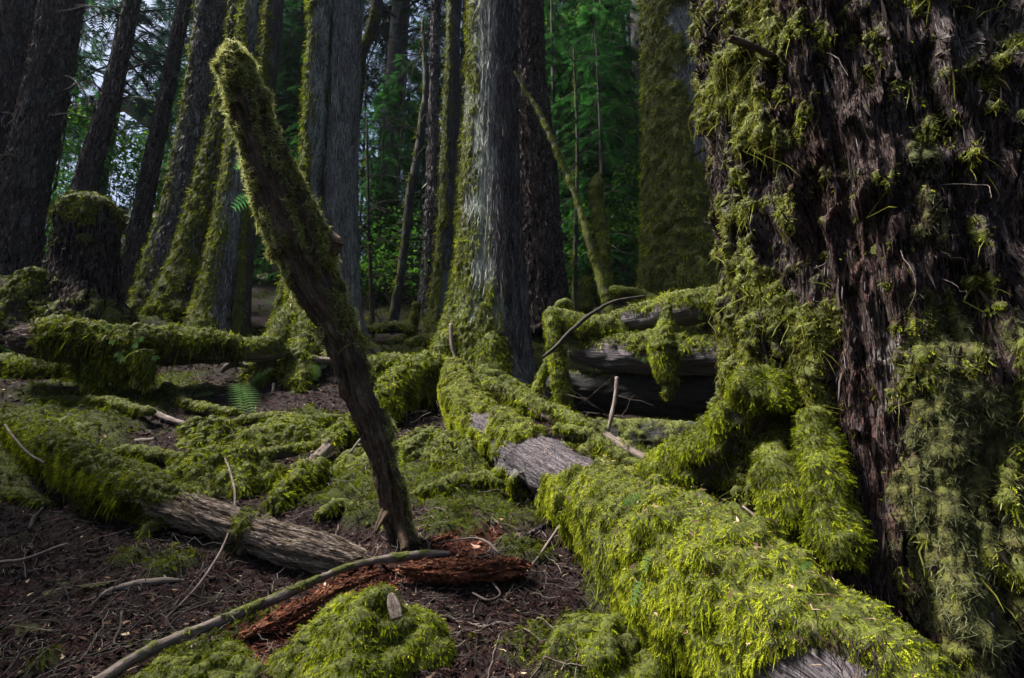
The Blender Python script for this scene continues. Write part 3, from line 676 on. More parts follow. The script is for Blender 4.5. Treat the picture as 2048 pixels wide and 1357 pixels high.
# ------------------------------------------------------------------ the big mossy log and its neighbours
L1r, L1t, L1o = woody('mossy_log', 'huge fallen log under bright green moss running to the lower right corner', 'log',
   [(905, 742, 6.2, 26), (925, 800, 5.4, 34), (965, 850, 4.75, 44), (1035, 900, 4.15, 50), (1110, 945, 3.55, 54), (1185, 992, 3.05, 62), (1285, 1070, 2.55, 92), (1410, 1160, 2.1, 126), (1550, 1258, 1.75, 138), (1685, 1350, 1.52, 126), (1790, 1450, 1.38, 115), (1850, 1560, 1.25, 95)],
   'greywood', moss=[dict(k=.55, dir=(-.2, -.3, 1), bias=[(0, .6), (.35, .45), (1, .55)], amp=.6, freq=7, thick=.045, drape=.10, lump=7, edge=.25,
   blobs=[(962, 838, 20, 22, -1.6), (1118, 908, 110, 36, -2.7), (1070, 945, 22, 50, -1.4), (1110, 990, 40, 25, .9), (1590, 1335, 80, 40, -1.7), (1690, 1345, 70, 34, -1.7), (1560, 1350, 60, 34, -1.2), (1640, 1300, 40, 20, -.8), (1400, 1130, 200, 120, .6)])],
   fr=dict(dens=42000, L=.017, beard=1800, beardL=.06, down=.9, out=.6, rand=.6, cf=6, tone=.19, var=.34), shred=(7000, .022, .0022, 'swood', .01, -.20, .03), spacing=.009, na=300, jag=(.02, .1), seed=1, disp=D_log(.10, 4))
woody('mossy_limb', 'slim straight mossy limb lying just above the big log, with bare tip', 'limb',
   [(922, 738, 6.1, 9), (985, 775, 5.7, 13), (1050, 805, 5.3, 14), (1110, 828, 5.0, 12), (1165, 850, 4.7, 10), (1225, 880, 4.45, 8), (1285, 915, 4.2, 8), (1320, 935, 4.1, 4)], 'pale',
   moss=[dict(k=.8, bias=[(0, .6), (.45, .4), (.7, .1), (.85, -.5), (1, -.8)], amp=.5, freq=6, thick=.035, drape=.07)], fr=dict(dens=4500, L=.04, beard=600, beardL=.13), seed=2)
woody('dead_branch', 'short pale bare branch poking from moss beneath the slim limb', 'branch', [(1060, 818, 5.15, 4), (1100, 838, 5.0, 7), (1150, 862, 4.8, 5), (1215, 905, 4.5, 4)], 'pale', seed=4)
woody('mossy_limb', 'thick moss shaggy limb arching left that ends in a bare pale stick', 'limb',
   [(890, 738, 6.2, 20), (850, 745, 6.05, 28), (810, 762, 5.85, 30), (775, 795, 5.6, 28), (742, 835, 5.4, 22), (700, 856, 4.95, 12), (650, 900, 4.5, 12), (605, 950, 4.1, 12), (575, 990, 3.85, 13), (545, 1028, 3.65, 11)], 'pale',
   moss=[dict(k=.6, bias=[(0, .8), (.5, .8), (.62, .3), (.7, -.7), (.8, -.3), (.88, .2), (1, -.1)], amp=.4, freq=5, thick=.05, drape=.16)], fr=dict(dens=5000, L=.045, beard=1000, beardL=.16, tone=.12), seed=3)
woody('moss_beard', 'tuft of yellow green moss hanging off the pale stick', 'moss', [(640, 925, 4.25, 8), (626, 945, 4.15, 16), (606, 975, 4.05, 19), (598, 1010, 4.0, 12), (592, 1035, 3.95, 4)], 'darktwig', 'core', moss=[dict(bias=1, thick=.02)], fr=dict(dens=9000, L=.06, down=1.2, tm=TS, wr=.07, tone=.1), seed=3)
woody('mossy_log', 'low moss blanketed log behind the leaning trunk, left of the node', 'log',
   [(705, 745, 6.7, 22), (740, 748, 6.65, 28), (790, 745, 6.6, 28), (840, 740, 6.6, 24), (885, 735, 6.6, 18)], 'dark', moss=[dict(bias=.9, thick=.05, drape=.12, amp=.3)], fr=dict(dens=3500, L=.05, beard=500, beardL=.12), seed=6)
woody('branch_stub', 'pale broken stub sticking left out of moss beside leaning trunk', 'branch', [(612, 720, 6.6, 7), (640, 721, 6.6, 7), (720, 726, 6.7, 8)], 'pale', moss=[dict(k=.5, bias=[(0, .6), (.15, .2), (.3, -1), (1, -1)], thick=.02)], fr=dict(dens=3500, L=.04), seed=7)
# the leaning snag
def D_snag(t, bc): return t.r * (.30 * fbm(bc * np.array([7, 7, 2.5]), 3) + .16 * (1 - 2.4 * np.abs(pn(bc * np.array([30, 30, 3.5])))) + .07 * pn(bc * np.array([80, 80, 12])) - .45 * sst(.28, .5, pn(bc * np.array([16, 16, 2.2]) + 5)) + .5 * np.clip(pn(bc * np.array([9, 9, 7]) + 21) - .35, 0, 1)) + .01 * fbm(bc * 12, 2)
snag_root, snag_t, snag_o = woody('leaning_snag', 'dark dead trunk leaning up to the left, backlit moss fringing its edges', 'snag',
   [(803, 1100, 3.15, 22), (790, 1040, 3.14, 20), (776, 960, 3.1, 22), (752, 880, 3.08, 24), (722, 800, 3.05, 28), (695, 720, 3.0, 28), (665, 640, 2.97, 29), (632, 575, 2.94, 36), (602, 490, 2.9, 43), (572, 420, 2.85, 39), (540, 345, 2.8, 34), (515, 270, 2.75, 30), (492, 205, 2.7, 27), (474, 150, 2.66, 22), (462, 104, 2.64, 12)],
   'snag', moss=[dict(k=2.3, dir=(-1, .45, -.1), bias=[(0, -2.4), (.35, -2.5), (.5, -1.7), (.6, -1.2), (1, -1.15)], amp=.75, freq=6, thick=.03, lump=14),
                 dict(k=2.3, dir=(1, .55, .25), bias=[(0, -1.9), (.3, -2.2), (.45, -1.5), (.62, -1.05), (.8, -1.05), (1, -.8)], amp=.75, freq=6, thick=.03, lump=14, blobs=[(468, 115, 45, 40, 1.8), (652, 490, 22, 45, 1.6), (560, 500, 24, 60, 1.5), (500, 170, 20, 60, .8)])],
   fr=dict(mat='palemoss', dens=30000, L=.028, down=.25, out=.9, rand=.6, tm=TS, wr=.11, curl=.35, tone=.42, cf=9, beard=300, beardL=.07), shred=(9000, .024, .0026, 'sbrown', .05, .12, .06), spacing=.006, na=170, jag=(.02, .03), disp=D_snag, ref=(0, -1, 0), seed=5, flat=(1, 1))
for pts in ([(600, 505, 2.88, 12), (618, 520, 2.80, 8), (626, 532, 2.78, 4)], [(800, 1040, 3.12, 9), (806, 1075, 3.06, 8), (810, 1100, 3.03, 9)], [(780, 1010, 3.1, 14), (762, 1040, 3.05, 9), (752, 1062, 3.02, 4)], [(655, 470, 2.9, 16), (668, 486, 2.88, 14), (664, 508, 2.88, 8)]):
    P = np.array([PY(*p[:3]) for p in pts]); r = np.array([RW(p[3], p[1], p[2]) for p in pts]); t = tube(P, r, .005, 36, None, D_snag, (0, .025), (1, 1), len(bpy.data.objects) % 7); _tm('broken_stub', t, 'snag', snag_root, snag_o)
woody('moss_cushion', 'rounded bright moss cushion bulging where the stump meets the big log', 'moss', [(1545, 915, 2.12, 20), (1558, 940, 2.06, 40), (1570, 980, 2.02, 50), (1585, 1030, 2.0, 44), (1600, 1080, 1.98, 22)], 'dark', 'core', moss=[dict(bias=1.2, thick=.025)], fr=dict(dens=42000, L=.016, tone=.02, rand=.6), spacing=.012, na=90, seed=4)
def trapped(t, parent, origin, dens):
    rng = rng_(); keep = t.moss; t.moss = np.where(t.N[..., 2] > .3, 1.0, 0.0); s_ = sample_grid(t, dens, rng); t.moss = keep
    P, Nn, m = s_; n = len(P); D = unit(np.cross(Nn, rng.normal(size=(n, 3))) + .2 * Nn * rng.normal(size=(n, 1))); S = unit(np.cross(D, Nn) + .4 * rng.normal(size=(n, 3)))
    chip = rng.rand(n) < .25; L = np.where(chip, rng.uniform(.01, .025, n), rng.uniform(.012, .035, n)); W = np.where(chip, L * .35, .0018)
    v, q, tr, c = fronds(P + Nn * .018, D, S, L, W, np.zeros(n), TS, rng.uniform(.55, 1, n), .0, rng.normal(size=n) * .15)
    mesh('trapped_needles', v, q, tr, [M['litter']], {'rnd': c}, parent, False, origin)
trapped(L1t, L1r, L1o, 900)
L1t.moss = sst(.0, .5, blobsum(L1t.V, [(1205, 1080, 40, 110, 1.2), (1260, 990, 60, 40, .6)]) + .5 * fbm(L1t.V * 6, 3) - .35)
add_moss(L1t, L1r, L1o, 9000, .03, 'moss', mat='dullmoss', tm=TS, wr=.11, curl=.4, down=1.2, out=.6, tone=.25, beard=500, beardL=.1)
rg = np.random.RandomState(9)
for k in range(46):
    a = rg.uniform(1530, 1790); b = 1225 + (a - 1530) * .27 + rg.uniform(-14, 14); p = PY(a, b, 1.42 - (a - 1530) * .0006); L = rg.uniform(.05, .14); q = np.linspace(0, 1, 9)[:, None]
    pp = p + np.array([rg.normal() * .12, -.10, -1]) * q * L + .018 * np.stack([pn(np.stack([q[:, 0] * 3, q[:, 0] * 0 + k * 1.3, q[:, 0] * 0 + 5 * c_], 1)) for c_ in range(3)], 1)
    rods('rootlet', [(pp, rg.uniform(.0008, .0022) * (1 - .7 * q[:, 0]))], 'snag' if k % 2 else 'darktwig', L1r, L1o, 3)
# lower left log
woody('fallen_log', 'lower left log, mossy at its left and bare cracked wood toward the centre', 'log',
   [(20, 852, 4.9, 22), (75, 868, 4.6, 30), (120, 898, 4.1, 33), (180, 936, 3.85, 35), (250, 968, 3.66, 38), (330, 1002, 3.5, 37), (400, 1026, 3.38, 36), (470, 1054, 3.28, 36), (540, 1078, 3.19, 35), (610, 1098, 3.11, 37), (670, 1114, 3.06, 33), (722, 1128, 3.02, 24)], 'pale',
   moss=[dict(k=.6, bias=[(0, .6), (.45, .8), (.60, .6), (.68, -.2), (.76, -.8), (1, -1.1)], amp=.6, freq=6, thick=.028, drape=.10, blobs=[(480, 1060, 25, 30, 1.1), (300, 1060, 40, 30, .6)])],
   fr=dict(dens=17000, L=.025, beard=1000, beardL=.10, tone=0), spacing=.009, na=170, jag=(.05, .09), seed=8, shred=(14000, .03, .003, 'spale', .06, -.08, .07), disp=lambda t, bc: t.r * (.24 * fbm(bc * np.array([7, 7, 2.5]), 3) - .24 * np.clip(1 - 3.2 * np.abs(pn(bc * np.array([17, 17, 2.6]))), 0, 1) + .07 * pn(bc * np.array([60, 60, 7])) + .10 * np.abs(pn(bc * np.array([30, 30, 9])))))
woody('broken_branch', 'forked grey branch stub standing below the lower left log', 'branch', [(338, 1040, 3.5, 12), (318, 1048, 3.42, 10), (296, 1062, 3.38, 9), (290, 1095, 3.36, 7), (286, 1130, 3.34, 6)], 'twig', moss=[dict(bias=.2, thick=.015)], fr=dict(dens=5000, L=.03, beard=500, beardL=.06), seed=9)
woody('branch_stub', 'short reddish knot of wood bent off the bare log, moss beneath', 'branch', [(560, 1085, 3.3, 10), (520, 1080, 3.24, 13), (490, 1092, 3.2, 10), (478, 1120, 3.2, 6)], 'snag', moss=[dict(bias=-.2, thick=.015)], fr=dict(dens=7000, L=.03, beard=900, beardL=.09), seed=3)
# raised log at left
woody('mossy_log', 'raised horizontal log at left with a broken brown end and moss curtains', 'log',
   [(38, 678, 5.7, 24), (70, 680, 5.7, 34), (120, 682, 5.7, 40), (190, 690, 5.75, 38), (260, 694, 5.8, 36), (330, 694, 5.9, 34), (400, 696, 6.0, 30), (460, 700, 6.1, 26), (475, 702, 6.15, 22)], 'pale',
   moss=[dict(k=1.2, bias=[(0, -1.2), (.12, -.7), (.2, .4), (.6, .35), (1, .3)], amp=.4, freq=4, thick=.05, drape=.14, blobs=[(250, 720, 90, 40, .8)])], fr=dict(dens=4500, L=.045, beard=900, beardL=.2, tone=-.02), jag=(.16, .02), seed=10, spacing=.012, shred=(5000, .06, .006, 'sbrown', .1, .1))
for i, pts in enumerate([[(165, 700, 5.6, 22), (170, 735, 5.6, 22), (178, 765, 5.58, 10)], [(205, 705, 5.6, 24), (208, 745, 5.6, 22), (203, 778, 5.58, 8)], [(285, 705, 5.6, 28), (290, 740, 5.6, 26), (295, 770, 5.6, 12)], [(245, 705, 5.62, 22), (248, 745, 5.6, 18), (250, 765, 5.6, 8)]]):
    P = np.array([PY(*p[:3]) for p in pts]); r = np.array([RW(p[3], p[1], p[2]) for p in pts]); t = tube(P, r, .015, 40, (0, -1, 0), D_log(.3), (0, 0), (.55, 1), i); t.moss[:] = 1
    L_ = ['broad torn moss curtain, leftmost under the raised log', 'long narrow moss curtain with a ragged tip under the raised log', 'thick dark moss curtain nearest the hanging ivy leaves', 'short moss curtain in the middle of the raised log'][i]
    rt = thing('moss_curtain', L_, 'moss', P[0], 'moss curtains under the raised log'); _tm('core', t, 'dark', rt, P[0]); add_moss(t, rt, P[0], 4500, .07, tm=TS, wr=.09, down=1.3, out=.4, tone=-.08, beard=300, beardL=.15)
woody('mossy_log', 'short mossy log continuing right of the raised log toward the roots', 'log', [(478, 704, 6.25, 16), (505, 702, 6.3, 22), (540, 702, 6.4, 20), (570, 706, 6.5, 12)], 'pale', moss=[dict(k=1.2, bias=.1, amp=.4, thick=.04, drape=.06)], fr=dict(dens=4000, L=.04), jag=(.06, .02), seed=12)
woody('mossy_log', 'low mossy log on the ground under the raised log at the left edge', 'log', [(-60, 735, 6.3, 18), (0, 738, 6.25, 22), (70, 738, 6.2, 22), (130, 740, 6.2, 18), (200, 750, 6.2, 10)], 'dark', moss=[dict(k=1, bias=.5, amp=.3, thick=.04, drape=.08)], fr=dict(dens=4000, L=.04), seed=13)
# stumps at left
tree('tree_stump', 'old dark broken stump with a dome of moss on top, at left', [(185, 402, 26), (182, 418, 46), (178, 450, 52), (175, 500, 54), (170, 560, 60), (162, 610, 74), (158, 650, 96)], 7.4, 'rot', lambda t, bc: D_fir(.06, 6, .15, .3)(t, bc) * 1.0,
     [dict(k=.9, dir=(-.35, 0, 1), bias=[(0, .35), (.15, .0), (.3, -.45), (.75, -.35), (.86, .35), (1, .8)], amp=.5, freq=4, thick=.05, blobs=[(160, 470, 30, 60, .5), (180, 425, 50, 25, .6), (205, 450, 12, 30, -1.6)])], mossfr(7.4, 1.2, tone=-.05), ext=0, cat='stump', shred=(1800, .08, .012, 'srot'), seed=23)
tree('tree_stump', 'leaning mossy stump remnant in shadow at the far left edge', [(70, 548, 14), (52, 580, 30), (40, 620, 44), (28, 660, 60)], 6.9, 'rot', D_fir(.05, 6), [dict(k=.7, dir=(.2, 0, 1), bias=.1, amp=.5, thick=.04)], mossfr(7), ext=0, cat='stump', seed=24)
# right: log stack
woody('fallen_log', 'topmost log of the stack behind the stump, mossy with wrinkled grey bark', 'log', [(1180, 655, 6.0, 10), (1240, 645, 5.75, 18), (1310, 630, 5.5, 27), (1380, 617, 5.2, 31), (1450, 606, 5.0, 33), (1560, 590, 4.6, 36), (1650, 580, 4.4, 36)], 'greywood',
   moss=[dict(k=1.1, bias=-.1, amp=.5, freq=4, thick=.035, drape=.05, blobs=[(1420, 600, 60, 30, 1.0), (1340, 640, 30, 30, -1)])], fr=dict(dens=4500, L=.04, beard=400, beardL=.08), seed=14)
woody('fallen_log', 'middle log of the stack behind the stump, bare grey underneath', 'log', [(1150, 702, 6.0, 26), (1220, 706, 5.75, 34), (1300, 708, 5.5, 40), (1380, 708, 5.3, 42), (1460, 706, 5.1, 44), (1600, 704, 4.7, 46)], 'greywood',
   moss=[dict(k=1.3, bias=-.35, amp=.5, freq=3.5, thick=.03, drape=.06, blobs=[(1290, 690, 40, 30, .8), (1220, 720, 30, 30, -.6)])], fr=dict(dens=4500, L=.04, beard=300, beardL=.1), seed=15)
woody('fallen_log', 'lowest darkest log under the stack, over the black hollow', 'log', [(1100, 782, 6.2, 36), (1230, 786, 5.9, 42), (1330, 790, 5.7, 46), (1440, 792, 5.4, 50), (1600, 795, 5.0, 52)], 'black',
   moss=[dict(k=1.2, bias=-.9, amp=.5, freq=3)], fr=dict(dens=3000, L=.04), seed=16)  # bark colour carries the deep shade under the stack
woody('fallen_log', 'half buried log added in the hollow below the log stack, painted black as its shade', 'log', [(1120, 870, 5.5, 26), (1220, 876, 5.2, 36), (1330, 884, 4.9, 40), (1460, 892, 4.6, 44), (1600, 900, 4.4, 44)], 'black', moss=[dict(k=.6, bias=-.15, amp=.7, freq=5)], fr=dict(dens=3500, L=.035, tone=-.35), seed=26)  # added filler log, black bark and dark moss stand in for the hollow's shade
ML = [('mossy_root', 'upright bright mossy stick hooked over the dark limb, right of the cedar', [(1098, 624, 5.7, 10), (1104, 645, 5.65, 13), (1108, 680, 5.6, 13), (1114, 705, 5.6, 12), (1118, 740, 5.6, 16), (1128, 785, 5.6, 15), (1134, 822, 5.6, 10)], .04),
 ('mossy_limb', 'shaggy horizontal mossy limb left of the log stack', [(1098, 628, 5.9, 12), (1130, 636, 5.85, 17), (1165, 650, 5.8, 20), (1205, 655, 5.75, 22), (1240, 662, 5.7, 22), (1255, 690, 5.65, 14)], .10),
 ('mossy_limb', 'little mossy arch curling above the upright mossy stick', [(1106, 628, 6.1, 6), (1118, 612, 6.1, 7), (1134, 606, 6.1, 7), (1142, 618, 6.1, 6), (1142, 632, 6.1, 5)], .02),
 ('mossy_root', 'thin mossy prop slanting down left of the upright stick', [(1104, 705, 5.9, 6), (1088, 745, 5.9, 8), (1070, 785, 5.9, 9), (1050, 815, 5.9, 8), (1035, 825, 5.9, 5)], .03),
 ('mossy_root', 'pointed moss cone hanging in front of the log stack', [(1334, 606, 5.0, 3), (1334, 628, 4.98, 9), (1328, 660, 4.95, 16), (1326, 695, 4.95, 28), (1330, 730, 4.95, 24), (1338, 765, 4.95, 14), (1338, 790, 4.95, 4)], .05),
 ('mossy_limb', 'mossy branch lying level at the foot of the leaning pole', [(1222, 580, 6.6, 5), (1250, 583, 6.6, 8), (1285, 588, 6.6, 8), (1310, 600, 6.5, 7), (1335, 612, 6.4, 5)], .03),
 ('mossy_snag', 'short club shaped mossy snag right of the long leaning pole', [(1212, 610, 6.8, 15), (1210, 540, 6.8, 13), (1206, 480, 6.8, 12), (1199, 440, 6.8, 15), (1194, 400, 6.8, 15), (1195, 370, 6.8, 13), (1197, 350, 6.8, 5)], .02),
 ('mossy_snag', 'small mossy stub under the leaning pole', [(1172, 620, 6.9, 16), (1170, 585, 6.9, 15), (1168, 556, 6.9, 9)], .02),
 ('leaning_pole', 'long thin mossy pole leaning up against the central cedar', [(1228, 640, 6.3, 15), (1210, 590, 6.35, 20), (1194, 530, 6.4, 17), (1178, 480, 6.4, 14), (1160, 420, 6.45, 12), (1135, 350, 6.5, 11), (1108, 290, 6.5, 11), (1078, 225, 6.55, 8), (1052, 185, 6.6, 7), (1030, 145, 6.6, 3)], .01)]
for nm, lb, pts, dr in ML:
    kk = .45 if nm == 'leaning_pole' else (.72 if 'club' in lb or 'stub' in lb else .85)
    pts = [(a, b, c, d * kk) for a, b, c, d in pts]
    woody(nm, lb, nm.split('_')[1], pts, 'dark', moss=[dict(k=.5, bias=.7 if nm != 'leaning_pole' else .35, amp=.45, freq=6, thick=.025 if kk > .5 else .01, drape=dr)], fr=dict(dens=8000, L=.026 if kk > .5 else .02, beard=350 if dr > .03 else 0, beardL=.08, tone=.02 if 'upright' not in lb else .15), seed=len(pts) + int(dr * 100))
SM = [('mossy_log', 'small flat mossy log on the slope between the two cedars', [(735, 662, 8.6, 7), (770, 658, 8.6, 9), (800, 656, 8.6, 10), (825, 664, 8.5, 8)]),
 ('mossy_log', 'short mossy log touching the left root of the central cedar', [(818, 690, 8.2, 8), (845, 684, 8.2, 12), (880, 682, 8.1, 11)]),
 ('mossy_log', 'low mossy log just in front of the short one', [(770, 700, 8.0, 6), (800, 722, 7.6, 10), (830, 732, 7.3, 9)]),
 ('mossy_snag', 'tiny upright mossy stub beside the fir base', [(818, 690, 8.6, 5), (826, 655, 8.6, 6), (834, 610, 8.6, 5)]),
 ('mossy_root', 'pale edged root running down right from the grey cedar base', [(715, 665, 7.4, 7), (735, 690, 7.3, 8), (762, 708, 7.2, 6)]),
 ('mossy_root', 'long mossy root mound stretching right below the central cedar', [(960, 745, 6.2, 14), (1000, 765, 6.1, 16), (1045, 790, 6.0, 15), (1085, 820, 5.8, 10)])]
for nm, lb, pts in SM:
    woody(nm, lb, nm.split('_')[1], pts, 'greywood' if 'pale' in lb else 'dark', moss=[dict(k=.8, bias=.5 if 'pale' not in lb else -.2, amp=.4, freq=5, thick=.035, drape=.04)], fr=dict(dens=3000, L=.045), seed=len(lb) % 9)

RT = [('mossy root crossing the slope above the left log hump', [(60, 806, 5.6, 5), (140, 800, 5.6, 9), (230, 812, 5.4, 10), (300, 830, 5.2, 6)]),
 ('mossy root snaking down beside the kinked brown root', [(330, 770, 6.2, 5), (360, 800, 5.8, 8), (410, 822, 5.5, 9), (470, 830, 5.4, 5)]),
 ('mossy buried branch below the green roots', [(470, 848, 5.3, 6), (530, 836, 5.3, 10), (600, 842, 5.3, 11), (680, 838, 5.4, 7)]),
 ('low mossy ridge of root left of the round dark mound', [(230, 905, 4.7, 6), (300, 915, 4.6, 10), (360, 922, 4.5, 8)]),
 ('mossy root running from the round mound toward the pale stick', [(480, 930, 4.4, 7), (540, 915, 4.4, 11), (600, 905, 4.5, 10), (640, 890, 4.6, 6)]),
 ('mossy fallen branch in the green dip behind the snag base', [(800, 1010, 3.75, 7), (880, 985, 3.8, 12), (960, 965, 3.9, 12), (1040, 985, 3.8, 8)]),
 ('second mossy fallen branch deeper in the green dip', [(790, 930, 4.4, 7), (850, 905, 4.5, 13), (930, 915, 4.4, 14), (990, 940, 4.3, 7)]),
 ('short mossy root at the left picture edge', [(-20, 985, 4.0, 8), (40, 990, 4.0, 12), (90, 1010, 3.85, 6)]),
 ('mossy knuckle of root in front of the snag base', [(640, 1030, 3.6, 6), (690, 1015, 3.7, 11), (740, 1030, 3.6, 6)]),
 ('mossy twiggy limb under the slim limb near the stump', [(1120, 860, 4.75, 6), (1180, 880, 4.6, 12), (1250, 925, 4.3, 12), (1310, 950, 4.1, 8)])]
for lb, pts in RT: woody('mossy_root', lb, 'root', pts, 'dark', moss=[dict(k=1, bias=.25, amp=.6, freq=6, thick=.03, drape=.04)], fr=dict(dens=8000, L=.028, tone=-.04), wander=.05, seed=len(lb) % 17)
# ------------------------------------------------------------------ sticks and thin twigs
woody('long_stick', 'long pale grey stick lying diagonally across the foreground', 'stick',
   [(900, 1108, 3.0, 5), (860, 1108, 2.98, 7), (790, 1116, 2.93, 8), (735, 1125, 2.87, 6), (670, 1145, 2.78, 7), (590, 1180, 2.62, 9), (510, 1215, 2.48, 10), (430, 1247, 2.35, 11), (350, 1280, 2.24, 11), (270, 1318, 2.12, 12), (190, 1368, 2.0, 13)], 'twig',
   moss=[dict(k=.4, bias=[(0, -.8), (.15, .0), (.3, -.1), (1, -.35)], amp=.7, freq=14, thick=.006)], fr=dict(dens=9000, L=.015), spacing=.008, na=20, jag=(.005, .01), seed=3, wander=.006)
TW = [('long curved root arching out of the dark litter at lower left', 'root', 'twig', [(195, 1200, 2.8, 4), (230, 1180, 2.85, 7), (280, 1166, 2.88, 8), (330, 1160, 2.9, 7), (378, 1160, 2.95, 3)]),
 ('very thin pale twig bending over the bare part of the lower left log', 'twig', 'twig', [(450, 918, 3.9, 1.5), (462, 950, 3.6, 2), (470, 1000, 3.35, 2.2), (462, 1050, 3.2, 2.4), (440, 1105, 3.05, 2.6), (405, 1160, 2.85, 2.6), (360, 1210, 2.7, 2.2), (300, 1262, 2.6, 1.5)]),
 ('dark twig slanting out from beneath the big mossy log', 'twig', 'twig', [(1046, 1150, 2.95, 3), (1075, 1115, 3.0, 3), (1100, 1080, 3.05, 3), (1130, 1035, 3.1, 3.5)]),
 ('bare white stick leaning in the hollow under the log stack', 'stick', 'twig', [(1234, 755, 4.7, 4), (1230, 800, 4.65, 4), (1222, 840, 4.6, 4), (1214, 870, 4.6, 3.5)]),
 ('black bent branch crossing the mossy tangle right of the cedar', 'branch', 'darktwig', [(1085, 715, 5.3, 3), (1115, 690, 5.3, 4), (1145, 660, 5.3, 4), (1180, 630, 5.3, 4), (1230, 603, 5.3, 3), (1290, 592, 5.3, 2)]),
 ('kinked brown root in the trail above the left log', 'root', 'twig', [(285, 812, 5.6, 3), (310, 825, 5.4, 6), (335, 838, 5.3, 7), (372, 850, 5.2, 5)]),
 ('arched grey root beneath the raised log', 'root', 'twig', [(442, 745, 6.4, 4), (455, 732, 6.4, 7), (475, 728, 6.4, 7), (495, 735, 6.4, 4)]),
 ('brown root lying level in the trail', 'root', 'twig', [(250, 888, 4.9, 3), (275, 884, 4.9, 6), (310, 880, 4.9, 5)]),
 ('thin white twig hooked over the mossy bank at left edge', 'twig', 'twig', [(10, 850, 4.2, 2), (30, 880, 4.0, 2), (55, 905, 3.9, 2.2), (90, 925, 3.8, 2)]),
 ('black stick lying on the mossy bank below the raised log', 'stick', 'darktwig', [(100, 775, 5.7, 2), (150, 776, 5.7, 3), (196, 780, 5.7, 3)]),
 ('pale stick between snag base and the mossy ground', 'stick', 'twig', [(905, 1000, 3.9, 2), (960, 992, 3.9, 3), (1020, 990, 3.9, 3), (1090, 995, 3.9, 2)]),
 ('white twig angling down toward the red rotten wood', 'twig', 'twig', [(880, 1085, 3.1, 1.5), (945, 1075, 3.05, 2), (975, 1085, 3.0, 3), (998, 1108, 2.95, 3)]),
 ('leggy twig lying flat in the lower left litter', 'twig', 'twig', [(0, 1123, 3.1, 3), (50, 1118, 3.1, 3), (110, 1095, 3.15, 3), (135, 1088, 3.2, 2)]),
 ('small bent tan twig near the bottom left', 'twig', 'pale', [(160, 1297, 2.45, 2), (195, 1278, 2.5, 2), (230, 1270, 2.52, 2), (262, 1272, 2.5, 1)]),
 ('curved dark twig standing in litter at lower left', 'twig', 'darktwig', [(242, 1225, 2.55, 2), (240, 1255, 2.5, 3), (228, 1285, 2.42, 3), (255, 1298, 2.4, 3)]),
 ('grey rootlet curving across bottom centre dirt', 'twig', 'twig', [(945, 1185, 2.7, 2), (975, 1200, 2.6, 2), (1000, 1188, 2.65, 2), (985, 1165, 2.75, 2)]),
 ('blackish stick upright in the left litter', 'stick', 'darktwig', [(60, 1060, 3.3, 4), (68, 1040, 3.35, 5), (88, 1015, 3.4, 3)]),
 ('spiky pale twig resting on top of the big mossy log', 'twig', 'twig', [(1486, 1012, 1.98, 2), (1520, 1040, 1.93, 3), (1552, 1080, 1.88, 2)]),
 ('slanting pale stick leaning against the mossy bank', 'stick', 'twig', [(700, 905, 4.4, 2), (720, 880, 4.5, 3), (745, 862, 4.5, 2)]),
 ('thin root hanging below the left green root', 'root', 'twig', [(548, 768, 6.2, 3), (545, 785, 6.15, 3), (535, 800, 6.1, 3)]),
 ('pale rootlet under the second green root', 'root', 'twig', [(586, 822, 6.0, 4), (592, 840, 5.9, 4), (602, 860, 5.8, 3)]),
 ('arched vine looping left of the central cedar root', 'vine', 'twig', [(902, 648, 6.45, 4), (903, 690, 6.4, 4), (912, 722, 6.35, 3)])]
for lb, cat, mat, pts in TW: woody(cat if cat != 'twig' else 'fallen_twig', lb, cat, pts, mat, na=8, spacing=.02, wander=.012, jag=(.003, .003), disp=D_log(.15, 20), seed=len(lb) % 23)

# ------------------------------------------------------------------ red rotten wood
def slab(label, pts, mat='red', name='rotten_wood_slab', flat=(.6, 1), moss=None, fr=None, seed=1, dep=.3):
    woody(name, label, 'rotten wood', pts, mat, moss=moss, fr=fr, flat=flat, spacing=.006, na=90, jag=(.07, .06), seed=seed, shred=(16000, .014, .006, 'sred' if mat == 'red' else 'srot', .15, .0, .3),
          disp=lambda t, bc: t.r * (dep * fbm(bc * np.array([14, 14, 5]), 3) - .35 * np.clip(1 - 3 * np.abs(pn(bc * np.array([26, 26, 3.5]))), 0, 1) + .22 * np.abs(pn(bc * np.array([60, 60, 8])))))
slab('crumbling orange red log chunk in the middle of the foreground', [(815, 1138, 2.82, 18), (870, 1141, 2.78, 25), (940, 1140, 2.76, 25), (1000, 1136, 2.78, 24), (1038, 1134, 2.8, 19)], seed=3, flat=(.8, 1))
slab('long splintered red slab running beside the pale stick', [(745, 1150, 2.74, 11), (690, 1172, 2.62, 16), (620, 1205, 2.47, 20), (560, 1235, 2.37, 20), (500, 1265, 2.3, 14)], seed=5)
slab('dark red bark piece propped behind the orange chunk', [(1000, 1108, 3.15, 12), (1040, 1085, 3.2, 16), (1085, 1055, 3.25, 9)], seed=7, mat='rot')
slab('small red wood shard right of the snag base', [(862, 1084, 3.2, 10), (890, 1074, 3.22, 14), (920, 1066, 3.25, 8)], seed=8)
slab('second red slab flake lying under the long splintered one', [(690, 1200, 2.6, 8), (640, 1225, 2.5, 10), (590, 1252, 2.42, 8)], seed=9)
woody('wood_chip', 'pale flat wood chip standing in the foreground moss', 'wood chip', [(782, 1190, 1.97, 8), (786, 1205, 1.96, 13), (791, 1222, 1.95, 14), (794, 1238, 1.94, 12)], 'pale', flat=(1, .35), ref=(1, 0, 0), spacing=.004, na=30, jag=(.01, .002), seed=2)
